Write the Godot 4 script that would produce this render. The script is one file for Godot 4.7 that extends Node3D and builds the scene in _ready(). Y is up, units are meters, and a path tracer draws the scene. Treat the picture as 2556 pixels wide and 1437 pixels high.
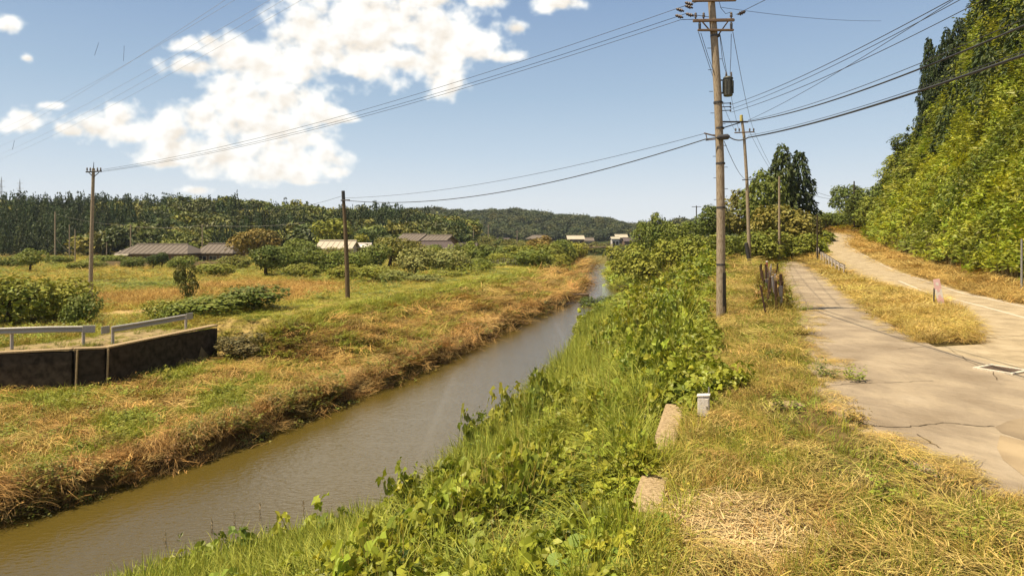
extends Node3D
# A river bank seen from a mast beside the water. Metres, y up, water level at y = 0, the view runs along -z.
# d below always means the distance ahead (d = -z).

const F := 1665.0          # focal length in pixels of the 2556-pixel-wide photograph
const CX := 1278.0
const HY := 590.0          # row of the horizon
const EY := 6.8            # height of the eye above the water
const D0 := -40.0

var rng := RandomNumberGenerator.new()
var n_low := FastNoiseLite.new()
var n_mid := FastNoiseLite.new()
var n_fine := FastNoiseLite.new()
var M := {}                # materials
var XL: PackedFloat32Array
var XR: PackedFloat32Array
var XC: PackedFloat32Array
var XE: PackedFloat32Array
var XSR: PackedFloat32Array
var XML: PackedFloat32Array
var XMR: PackedFloat32Array
var HM: PackedFloat32Array
var HS: PackedFloat32Array
var WX: PackedFloat32Array
var RIDGE: PackedFloat32Array
var RIDGE2: PackedFloat32Array
var gy := 0.0              # results of ev(): ground height, zone, distance from the bank edge
var gz := 0
var gs := 0.0
enum {WATER, LBANK, CREST, LEDGE, FIELD, RBANK, VERGE, ROAD, ISLAND, STRIP, HILL, FAR}


# ------------------------------------------------------------------ mesh building
class MB:
	var v := PackedVector3Array()
	var n := PackedVector3Array()
	var c := PackedColorArray()
	var i := PackedInt32Array()
	var uv := PackedVector2Array()
	func tri(a: Vector3, b: Vector3, d: Vector3, col: Color) -> void:
		var k := v.size()
		v.append(a); v.append(b); v.append(d)
		c.append(col); c.append(col); c.append(col)
		i.append(k); i.append(k + 1); i.append(k + 2)
	func quad(a: Vector3, b: Vector3, d: Vector3, e: Vector3, col: Color) -> void:
		var k := v.size()
		v.append(a); v.append(b); v.append(d); v.append(e)
		c.append(col); c.append(col); c.append(col); c.append(col)
		i.append(k); i.append(k + 1); i.append(k + 2); i.append(k); i.append(k + 2); i.append(k + 3)
	# a quad with its own outward normal
	func face(a: Vector3, b: Vector3, d: Vector3, e: Vector3, col: Color) -> void:
		var nn := (d - a).cross(b - a)
		if nn.length_squared() < 1e-14:
			nn = (e - a).cross(d - a)
		nn = nn.normalized()
		quad(a, b, d, e, col)
		for k in 4:
			n.append(nn)
	func mesh() -> ArrayMesh:
		var a := []
		a.resize(Mesh.ARRAY_MAX)
		a[Mesh.ARRAY_VERTEX] = v
		if n.size() == v.size():
			a[Mesh.ARRAY_NORMAL] = n
		a[Mesh.ARRAY_COLOR] = c
		if uv.size() == v.size():
			a[Mesh.ARRAY_TEX_UV] = uv
		a[Mesh.ARRAY_INDEX] = i
		var m := ArrayMesh.new()
		m.add_surface_from_arrays(Mesh.PRIMITIVE_TRIANGLES, a)
		return m


func tube(mb: MB, pts: Array, radii: Array, sides: int, col := Color.WHITE, caps := true) -> void:
	var up := Vector3(0.13, 0.02, 1.0).normalized()
	var first := mb.v.size()
	var n := pts.size()
	for k in n:
		var t: Vector3 = (pts[mini(k + 1, n - 1)] - pts[maxi(k - 1, 0)]).normalized()
		var s := t.cross(up)
		if s.length() < 0.05:
			s = t.cross(Vector3(1, 0, 0.1))
		s = s.normalized()
		var b := s.cross(t).normalized()
		var r: float = radii[mini(k, radii.size() - 1)]
		for j in sides:
			var a := TAU * j / sides
			var dir := s * cos(a) + b * sin(a)
			mb.v.append(pts[k] + dir * r)
			mb.n.append(dir)
			mb.c.append(col)
	for k in n - 1:
		for j in sides:
			var a0 := first + k * sides + j
			var a1 := first + k * sides + (j + 1) % sides
			for q in [a0, a1, a0 + sides, a1, a1 + sides, a0 + sides]:
				mb.i.append(q)
	if caps:
		for e in [0, n - 1]:
			var t: Vector3 = (pts[1] - pts[0]).normalized() * -1.0 if e == 0 else (pts[n - 1] - pts[n - 2]).normalized()
			var c0 := mb.v.size()
			mb.v.append(pts[e]); mb.n.append(t); mb.c.append(col)
			for j in sides:
				mb.v.append(mb.v[first + e * sides + j]); mb.n.append(t); mb.c.append(col)
			for j in sides:
				mb.i.append(c0)
				if e == 0:
					mb.i.append(c0 + 1 + (j + 1) % sides); mb.i.append(c0 + 1 + j)
				else:
					mb.i.append(c0 + 1 + j); mb.i.append(c0 + 1 + (j + 1) % sides)


# a box with chamfered edges
func cbox(mb: MB, at: Vector3, size: Vector3, basis := Basis(), ch := 0.01, col := Color.WHITE) -> void:
	var h := size / 2.0
	ch = minf(ch, minf(h.x, minf(h.y, h.z)) * 0.5)
	var q := func(p: Vector3) -> Vector3: return at + basis * p
	var add := func(ps: Array) -> void:
		var cen := Vector3.ZERO
		for p in ps:
			cen += p
		cen /= ps.size()
		var nn: Vector3 = (ps[2] - ps[0]).cross(ps[1] - ps[0])
		if nn.dot(cen) < 0.0:
			ps.reverse()
		if ps.size() == 4:
			mb.face(q.call(ps[0]), q.call(ps[1]), q.call(ps[2]), q.call(ps[3]), col)
		else:
			mb.face(q.call(ps[0]), q.call(ps[1]), q.call(ps[2]), q.call(ps[2]), col)
	for ax in 3:
		var b := (ax + 1) % 3
		var e := (ax + 2) % 3
		for s in [-1.0, 1.0]:
			var ps := []
			for k in [[-1, -1], [1, -1], [1, 1], [-1, 1]]:
				var p := Vector3.ZERO
				p[ax] = s * h[ax]; p[b] = k[0] * (h[b] - ch); p[e] = k[1] * (h[e] - ch)
				ps.append(p)
			add.call(ps)
			for s2 in [-1.0, 1.0]:
				var es := []
				for k in [[0, -1], [1, -1], [1, 1], [0, 1]]:
					var p := Vector3.ZERO
					p[ax] = s * (h[ax] if k[0] == 0 else h[ax] - ch)
					p[b] = s2 * (h[b] - ch if k[0] == 0 else h[b])
					p[e] = k[1] * (h[e] - ch)
					es.append(p)
				add.call(es)
	for sx in [-1.0, 1.0]:
		for sy in [-1.0, 1.0]:
			for sz in [-1.0, 1.0]:
				add.call([Vector3(sx * h.x, sy * (h.y - ch), sz * (h.z - ch)), Vector3(sx * (h.x - ch), sy * h.y, sz * (h.z - ch)), Vector3(sx * (h.x - ch), sy * (h.y - ch), sz * h.z)])


func lathe(mb: MB, at: Vector3, prof: Array, sides: int, basis := Basis(), col := Color.WHITE) -> void:
	# prof: [radius, height] pairs; flat normals per band, smooth round
	for k in prof.size() - 1:
		var p0 := Vector2(prof[k][0], prof[k][1])
		var p1 := Vector2(prof[k + 1][0], prof[k + 1][1])
		var t := (p1 - p0).normalized()
		var first := mb.v.size()
		for j in sides + 1:
			var a := TAU * j / sides
			var dir := Vector3(cos(a), 0, sin(a))
			var nn := (dir * t.y - Vector3.UP * t.x).normalized()
			for p in [p0, p1]:
				mb.v.append(at + basis * (dir * p.x + Vector3.UP * p.y))
				mb.n.append(basis * nn)
				mb.c.append(col)
		for j in sides:
			var a0 := first + j * 2
			for q in [a0, a0 + 2, a0 + 1, a0 + 2, a0 + 3, a0 + 1]:
				mb.i.append(q)


# ------------------------------------------------------------------ nodes
func tag(o: Node3D, label := "", category := "", group := "", kind := "") -> Node3D:
	if label: o.set_meta("label", label)
	if category: o.set_meta("category", category)
	if group: o.set_meta("group", group)
	if kind: o.set_meta("kind", kind)
	return o

var taken := {}
func numbered(called: String) -> String:
	taken[called] = taken.get(called, -1) + 1
	return called if taken[called] == 0 else "%s_%03d" % [called, taken[called]]

func thing(called: String, label: String, category: String, at := Vector3.ZERO, group := "", yaw := 0.0) -> Node3D:
	var o := Node3D.new()
	o.name = numbered(called)
	add_child(o)
	o.position = at
	o.rotation.y = yaw
	return tag(o, label, category, group)

func put(called: String, mesh: Mesh, mat: Material, parent: Node3D = self) -> MeshInstance3D:
	var o := MeshInstance3D.new()
	o.name = numbered(called) if parent == self else called
	o.mesh = mesh
	o.material_override = mat
	parent.add_child(o, true)
	return o

func struct(called: String, mesh: Mesh, mat: Material, label: String, category: String) -> MeshInstance3D:
	return tag(put(called, mesh, mat), label, category, "", "structure")

func multi(called: String, mesh: Mesh, mat: Material, xf: Array, cols: PackedColorArray, parent: Node3D) -> void:
	if xf.is_empty():
		return
	var mm := MultiMesh.new()
	mm.transform_format = MultiMesh.TRANSFORM_3D
	mm.use_colors = true
	mm.mesh = mesh
	mm.instance_count = xf.size()
	for k in xf.size():
		mm.set_instance_transform(k, xf[k])
		mm.set_instance_color(k, cols[k])
	var o := MultiMeshInstance3D.new()
	o.name = called
	o.multimesh = mm
	o.material_override = mat
	o.set_meta("kind", "stuff")
	parent.add_child(o, true)


# ------------------------------------------------------------------ terrain
func table(pairs: Array, rounds := 2) -> PackedFloat32Array:
	var a := PackedFloat32Array()
	a.resize(740)
	var k := 0
	for j in a.size():
		var d := D0 + j * 0.5
		while k < pairs.size() - 2 and d > pairs[k + 1][0]:
			k += 1
		var p: Array = pairs[k]
		var q: Array = pairs[k + 1]
		a[j] = lerpf(p[1], q[1], clampf((d - p[0]) / (q[0] - p[0]), 0.0, 1.0))
	# round the corners
	for it in rounds:
		var b := a.duplicate()
		for j in range(2, a.size() - 2):
			a[j] = (b[j - 2] + b[j - 1] + b[j] + b[j + 1] + b[j + 2]) / 5.0
	return a

func tb(a: PackedFloat32Array, d: float) -> float:
	var t := clampf((d - D0) * 2.0, 0.0, 738.0)
	var i := int(t)
	return lerpf(a[i], a[i + 1], t - i)

func sm(a: float, b: float, x: float) -> float:
	var t := clampf((x - a) / (b - a), 0.0, 1.0)
	return t * t * (3.0 - 2.0 * t)

func make_tables() -> void:
	XL = table([[-40, -46], [0, -21.5], [10, -15.4], [15.6, -12.0], [17.8, -10.6], [20.6, -9.0], [23.3, -8.1], [27.2, -6.7], [32.1, -4.9], [36.5, -3.5], [43.9, -1.7], [55.8, 2.0], [64.3, 4.25], [70.8, 6.3], [76, 7.7], [84, 8.9], [120, 12.8], [162, 17.5], [200, 22], [330, 40]])
	XR = table([[-40, -30], [0, -12.2], [8, -8.6], [11.5, -6.7], [12.5, -5.9], [13.0, -2.9], [13.5, -2.4], [17.3, -1.7], [23.3, 0.1], [29, 1.3], [34.5, 3.0], [46.6, 4.7], [56, 6.8], [66, 9.4], [70, 11.4], [73, 14.5], [75.5, 17.5], [83, 18.0], [85.5, 13.0], [100, 14.9], [120, 17.3], [162, 24.0], [200, 28], [330, 44]], 0)
	XC = table([[-40, -14], [0, -1.0], [8, 1.6], [13, 3.2], [26, 7.0], [36, 10.0], [50, 15.0], [70, 22.0], [110, 31], [200, 55], [330, 90]])
	XE = table([[-40, 14], [0, 7.5], [6, 6.0], [7.45, 5.7], [8.6, 5.3], [10, 5.3], [11.1, 5.25], [13.5, 6.2], [19.2, 8.55], [25, 10.7], [37, 15.3], [50, 20], [62, 25.3], [110, 44], [200, 75], [330, 120]])
	XSR = table([[-40, 16], [18.2, 11.3], [20, 12.1], [23.8, 13.2], [32.2, 16.5], [50.9, 23.6], [60, 27], [66, 28.4], [70, 29], [330, 121]])
	XML = table([[-40, 16], [18.2, 12.6], [20, 13.9], [22, 15.3], [24.2, 16.7], [28, 18.6], [33, 20.2], [37.8, 21.0], [46, 23.3], [60, 28.3], [73, 33.8], [85, 40], [98, 46.6], [112, 50], [130, 48], [330, 40]])
	XMR = table([[-40, 9], [3, 15], [15, 18.2], [24, 20.6], [28.2, 21.8], [33.8, 23.1], [41.3, 26], [48, 28.1], [58, 31.9], [70, 36.5], [80, 40.6], [90, 46], [98, 51], [112, 55], [130, 53], [330, 46]])
	HM = table([[-40, -3], [21, -3], [25, -2.95], [33, -2.87], [41, -2.75], [48, -2.55], [58, -2.1], [70, -1.5], [80, -1.0], [90, -0.4], [98, 0.05], [112, 0.6], [130, 1.0], [330, 2.0]])
	HS = table([[-40, -3], [25, -3], [37, -2.9], [51, -2.75], [62, -2.55], [70, -2.45], [110, -2.3], [330, -3.0]])
	WX = table([[-40, -400], [18, -60], [22, -32], [24.7, -19], [25.3, -16.6], [25.7, -16.2], [31.4, -14.0], [33, -13.5], [34, -13.2], [330, -13]])

func ridge_px(px: float) -> float:   # height of the near wooded ridge above the eye, by direction
	var t := [[-900, 12.0], [-300, 9.0], [0, 7.0], [400, 6.2], [440, 7.8], [500, 6.6], [560, 7.6], [620, 6.8], [690, 5.0], [745, 5.4], [800, 3.6], [880, 3.4], [960, 3.9], [1020, 3.0], [1080, 1.2], [1180, -1.0], [1300, -4.0], [1450, -5.2], [4000, -5.2]]
	for k in t.size() - 1:
		if px < t[k + 1][0]:
			return lerpf(t[k][1], t[k + 1][1], clampf((px - t[k][0]) / (t[k + 1][0] - t[k][0]), 0.0, 1.0))
	return -5.2

func ridge2_px(px: float) -> float:
	var t := [[-900, 10.0], [800, 14.0], [1000, 18.0], [1090, 20.5], [1170, 17.5], [1290, 20.0], [1380, 15.0], [1500, 12.0], [1570, 5.0], [1640, -3.0], [4000, -3.0]]
	for k in t.size() - 1:
		if px < t[k + 1][0]:
			return lerpf(t[k][1], t[k + 1][1], clampf((px - t[k][0]) / (t[k + 1][0] - t[k][0]), 0.0, 1.0))
	return -3.0

func ev(x: float, d: float) -> void:
	gs = 0.0
	var xl := tb(XL, d)
	var xr := tb(XR, d)
	var bump := n_mid.get_noise_2d(x, d)
	var closed := sm(166.0, 176.0, d)
	if x < xl:
		var s := xl - x
		gs = s
		var ch := lerpf(1.0, 2.6, sm(30.8, 34.5, d)) - 0.5 * sm(70.0, 140.0, d)
		var wx := tb(WX, d)
		if s < 0.45:
			gy = lerpf(-0.6, 0.6, s / 0.45); gz = LBANK
		elif s < 7.5:
			gy = 0.6 + (ch - 0.6) * ((s - 0.45) / 7.05) + bump * 0.10; gz = LBANK
		elif d < 31.4:
			if x > wx:
				gy = ch + bump * 0.06; gz = LBANK
			elif d < 20.0:
				gy = ch; gz = FIELD
			elif x > wx - 3.6:
				gy = 2.48; gz = LEDGE
			else:
				gy = lerpf(2.48, 1.85, sm(3.6, 6.5, wx - x)) + bump * 0.08; gz = FIELD
		else:
			if s < 11.5:
				gy = ch + bump * 0.05; gz = CREST
			else:
				gy = lerpf(ch, 1.85 - 0.35 * sm(60.0, 120.0, d), sm(11.5, 15.0, s)) + bump * 0.12; gz = FIELD
	elif x < xr:
		gy = -0.6; gz = WATER
	else:
		var xc := tb(XC, d)
		var xe := tb(XE, d)
		var road_y := EY + tb(HS, d)
		if x < xc:
			var t := (x - xr) / maxf(xc - xr, 0.5)
			gs = x - xr
			var top := road_y - 0.35 - 0.75 * sm(15.0, 13.2, d) + 0.9 * sm(38.0, 60.0, d) * sm(0.35, 0.8, t)
			if gs < 0.4:
				gy = lerpf(-0.6, 0.3, gs / 0.4)
			else:
				gy = lerpf(0.3, top, pow(t, 1.1)) + bump * 0.16
			gz = RBANK
		elif x < xe:
			var t := (x - xc) / maxf(xe - xc, 0.5)
			gs = xe - x
			var top := road_y - 0.35 + 0.9 * sm(38.0, 60.0, d)
			gy = lerpf(top, road_y - 0.02, sm(0.0, 0.72, t)) + bump * 0.05 * sm(0.3, 1.5, gs)
			gz = VERGE
		else:
			var xml := tb(XML, d)
			var xmr := tb(XMR, d)
			var my := EY + tb(HM, d)
			if x >= xmr:
				var u0 := x - xmr
				gs = u0
				if u0 < 2.8:
					gy = my - 0.02 + u0 / 2.8 * 0.55 + bump * 0.06 * minf(1.0, u0); gz = STRIP
				else:
					var u := u0 - 2.8
					var sl := lerpf(2.15, 0.12, sm(74.0, 106.0, d)) * lerpf(0.6, 1.0, sm(10.0, 32.0, d))
					gy = my + 0.53 + sl * (minf(u, 14.0) + 0.3 * maxf(0.0, minf(u, 60.0) - 14.0)) + bump * 0.5 * minf(u, 1.0); gz = HILL
			elif d < 18.6:
				gy = lerpf(road_y, my, sm(xe, xmr, x)); gz = ROAD
			else:
				var xsr := tb(XSR, d)
				if d > 67.0:
					gy = lerpf(road_y, my, sm(xml - 5.0, xml, x))
					gz = ROAD if x > xml else VERGE
					gs = 3.0
				elif x < xsr:
					gy = road_y; gz = ROAD
				elif x < xml:
					var t := (x - xsr) / maxf(xml - xsr, 0.3)
					gy = lerpf(road_y, my, t) + 0.10 * sin(PI * t)
					gs = minf(x - xsr, xml - x)
					gz = ISLAND
				else:
					gy = my; gz = ROAD
	if closed > 0.0 and x > xl - 12.0 and x < xr + 12.0:
		if x > xl and x < xr:
			gy = lerpf(gy, 1.7, closed); gz = FIELD
	if d > 150.0:
		var px := CX + x / d * F
		if px < 1500.0:
			gy += (EY + ridge_px(px) - 1.5) * sm(158.0, 245.0, d) * (1.0 - 0.55 * sm(260.0, 400.0, d))
		if d > 430.0:
			gy = maxf(gy, lerpf(gy, EY + ridge2_px(px), sm(440.0, 640.0, d)))
		if d > 165.0 and gz != ROAD and gz != HILL:
			gz = FAR

func G(x: float, d: float) -> float:
	ev(x, d)
	return gy

func gp(x: float, d: float, lift := 0.0) -> Vector3:
	ev(x, d)
	return Vector3(x, gy + lift, -d)

func at(px: float, py: float, d: float) -> Vector3:
	return Vector3((px - CX) / F * d, EY - (py - HY) / F * d, -d)

func xa(px: float, d: float) -> float:
	return (px - CX) / F * d


# ------------------------------------------------------------------ materials
func noise_tex(freq: float, ramp: Array, size := 512, seed_ := 1, normal := false, octaves := 5, strength := 4.0, kind := FastNoiseLite.TYPE_SIMPLEX_SMOOTH) -> NoiseTexture2D:
	var n := FastNoiseLite.new()
	n.noise_type = kind
	n.frequency = freq
	n.seed = seed_
	n.fractal_octaves = octaves
	var t := NoiseTexture2D.new()
	t.width = size; t.height = size
	t.seamless = true
	t.noise = n
	if normal:
		t.as_normal_map = true
		t.bump_strength = strength
	elif ramp.size():
		var g := Gradient.new()
		var offs := PackedFloat32Array()
		var cols := PackedColorArray()
		for r in ramp:
			offs.append(r[0]); cols.append(r[1])
		g.offsets = offs; g.colors = cols
		t.color_ramp = g
	return t

func lin(r: float, g: float, b: float) -> Color:
	return Color(r, g, b).linear_to_srgb()

func flat_mat(col: Color, rough := 0.7, metal := 0.0, noise: Texture2D = null, scale := 1.0, spec := 0.5) -> StandardMaterial3D:
	var m := StandardMaterial3D.new()
	m.albedo_color = col
	m.roughness = rough
	m.metallic = metal
	m.metallic_specular = spec
	if noise:
		m.albedo_texture = noise
		m.uv1_triplanar = true
		m.uv1_world_triplanar = true
		m.uv1_scale = Vector3.ONE * scale
	return m

func leaf_mat(back: float, rough := 0.55, spec := 0.3) -> StandardMaterial3D:
	var m := StandardMaterial3D.new()
	m.albedo_color = Color.WHITE
	m.vertex_color_use_as_albedo = true
	m.roughness = rough
	m.metallic_specular = spec
	m.backlight_enabled = true
	m.backlight = Color(back, back, back * 0.8)
	m.cull_mode = BaseMaterial3D.CULL_DISABLED
	return m

func make_materials() -> void:
	var g1 := noise_tex(0.012, [[0.0, Color(0.55, 0.55, 0.55)], [0.5, Color(0.85, 0.84, 0.82)], [1.0, Color(1, 1, 1)]], 512, 3)
	var g2 := noise_tex(0.03, [[0.0, Color(0.62, 0.58, 0.52)], [0.45, Color(0.84, 0.82, 0.8)], [1.0, Color(1, 0.98, 0.95)]], 512, 8)
	M.grain = g1
	M.soil = flat_mat(Color.WHITE, 0.95, 0.0, g1, 0.35, 0.1)
	M.soil.vertex_color_use_as_albedo = true
	M.grass = leaf_mat(0.7)
	M.dry = leaf_mat(0.35, 0.8, 0.15)
	M.leaf = leaf_mat(0.8, 0.45, 0.35)
	M.tree = leaf_mat(0.55, 0.5, 0.3)
	M.water = StandardMaterial3D.new()
	M.water.albedo_color = lin(0.080, 0.058, 0.012)
	M.water.roughness = 0.06
	M.water.metallic_specular = 0.5
	M.water.normal_enabled = true
	M.water.normal_texture = noise_tex(0.018, [], 1024, 21, true, 5, 9.0)
	M.water.normal_scale = 0.34
	M.water.uv1_triplanar = true
	M.water.uv1_world_triplanar = true
	M.water.uv1_scale = Vector3(0.16, 0.16, 0.34)
	var asphalt_n := noise_tex(0.06, [], 512, 31, true, 4, 3.0)
	M.asphalt = flat_mat(lin(0.46, 0.385, 0.285), 0.9, 0.0, noise_tex(0.006, [[0.0, Color(0.78, 0.76, 0.74)], [0.4, Color(0.87, 0.86, 0.85)], [0.55, Color(0.93, 0.92, 0.9)], [1.0, Color(1, 1, 1)]], 1024, 33, false, 8), 0.07, 0.2)
	M.asphalt_new = flat_mat(lin(0.54, 0.45, 0.31), 0.9, 0.0, noise_tex(0.01, [[0.0, Color(0.78, 0.77, 0.75)], [0.5, Color(0.92, 0.91, 0.89)], [1.0, Color(1, 1, 1)]], 1024, 35, false, 6), 0.1, 0.2)
	for m in [M.asphalt, M.asphalt_new]:
		m.normal_enabled = true
		m.normal_texture = asphalt_n
		m.normal_scale = 0.5
	M.patch = flat_mat(lin(0.39, 0.315, 0.22), 0.92, 0.0, g2, 1.1, 0.2)
	M.sand = flat_mat(lin(0.53, 0.425, 0.28), 0.95, 0.0, g2, 0.8, 0.1)
	M.crack = flat_mat(lin(0.085, 0.066, 0.046), 1.0, 0.0, null, 1.0, 0.0)
	for q in [M.patch, M.sand]:
		q.albedo_texture = M.asphalt.albedo_texture
		q.uv1_scale = Vector3.ONE * 0.09
	M.paint = flat_mat(lin(0.74, 0.70, 0.60), 0.8, 0.0, g2, 1.7, 0.3)
	M.concrete = flat_mat(lin(0.60, 0.48, 0.30), 0.9, 0.0, g2, 0.9, 0.2)
	var speck := noise_tex(0.22, [[0.0, Color(0.45, 0.43, 0.41)], [0.38, Color(0.8, 0.79, 0.78)], [0.6, Color(0.97, 0.97, 0.97)], [1.0, Color(1, 1, 1)]], 512, 51, false, 3)
	for m in [M.asphalt, M.asphalt_new, M.patch, M.sand, M.concrete]:
		m.detail_enabled = true
		m.detail_albedo = speck
		m.detail_blend_mode = BaseMaterial3D.BLEND_MODE_MUL
		m.detail_uv_layer = BaseMaterial3D.DETAIL_UV_2
		m.uv2_triplanar = true
		m.uv2_world_triplanar = true
		m.uv2_scale = Vector3.ONE * 0.9
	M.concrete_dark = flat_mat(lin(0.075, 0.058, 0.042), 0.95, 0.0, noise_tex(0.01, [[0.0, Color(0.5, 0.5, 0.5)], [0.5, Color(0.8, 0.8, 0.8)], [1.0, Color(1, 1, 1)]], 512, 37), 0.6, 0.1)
	M.pole = flat_mat(lin(0.42, 0.36, 0.275), 0.85, 0.0, noise_tex(0.02, [[0.0, Color(0.5, 0.45, 0.4)], [0.45, Color(0.85, 0.82, 0.8)], [1.0, Color(1, 1, 1)]], 512, 39), 0.9, 0.2)
	M.pole.uv1_scale = Vector3(2.2, 0.35, 2.2)
	M.pole_wood = flat_mat(lin(0.20, 0.155, 0.10), 0.9, 0.0, M.pole.albedo_texture, 0.9, 0.2)
	M.pole_wood.uv1_scale = Vector3(3.0, 0.4, 3.0)
	M.pole_dark = flat_mat(lin(0.085, 0.07, 0.05), 0.85, 0.0, g1, 1.0, 0.2)
	M.steel = flat_mat(lin(0.42, 0.42, 0.41), 0.45, 0.35, g1, 1.2)
	M.steel_dark = flat_mat(lin(0.05, 0.048, 0.05), 0.5, 0.2)
	M.steel_rust = flat_mat(lin(0.24, 0.17, 0.12), 0.75, 0.1, g2, 2.0)
	M.rail_white = flat_mat(lin(0.62, 0.58, 0.55), 0.55, 0.1, g2, 1.4)
	M.rail_grey = flat_mat(lin(0.52, 0.52, 0.51), 0.5, 0.15, g2, 1.4)
	M.wire = flat_mat(lin(0.03, 0.03, 0.032), 0.6)
	M.wire_pale = flat_mat(lin(0.30, 0.27, 0.24), 0.6)
	M.porcelain = flat_mat(lin(0.07, 0.05, 0.045), 0.55)
	M.transformer = flat_mat(lin(0.085, 0.085, 0.07), 0.5, 0.1, g1, 1.5)
	M.yellow = flat_mat(lin(0.45, 0.38, 0.12), 0.7)
	M.white = flat_mat(lin(0.84, 0.82, 0.80), 0.6, 0.0, g2, 2.0)
	M.pink = flat_mat(lin(0.84, 0.56, 0.58), 0.6, 0.0, g2, 3.0)
	M.bark = flat_mat(lin(0.11, 0.08, 0.05), 0.95, 0.0, g1, 2.0, 0.1)
	M.roof_grey = flat_mat(lin(0.17, 0.145, 0.12), 0.8, 0.0, g2, 0.7)
	M.roof_dark = flat_mat(lin(0.11, 0.085, 0.085), 0.8, 0.0, g2, 0.7)
	M.roof_pale = flat_mat(lin(0.56, 0.52, 0.42), 0.7, 0.0, g2, 0.5)
	M.wall_brown = flat_mat(lin(0.20, 0.13, 0.08), 0.9, 0.0, g2, 0.8)
	M.wall_white = flat_mat(lin(0.62, 0.56, 0.48), 0.9, 0.0, g2, 0.8)
	M.window = flat_mat(lin(0.03, 0.032, 0.035), 0.15)
	M.stake = flat_mat(lin(0.11, 0.07, 0.05), 0.95, 0.0, g1, 3.0, 0.1)
	M.stake_pale = flat_mat(lin(0.48, 0.43, 0.42), 0.9, 0.0, g1, 3.0, 0.1)
	M.tree_leaves = M.tree


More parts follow.
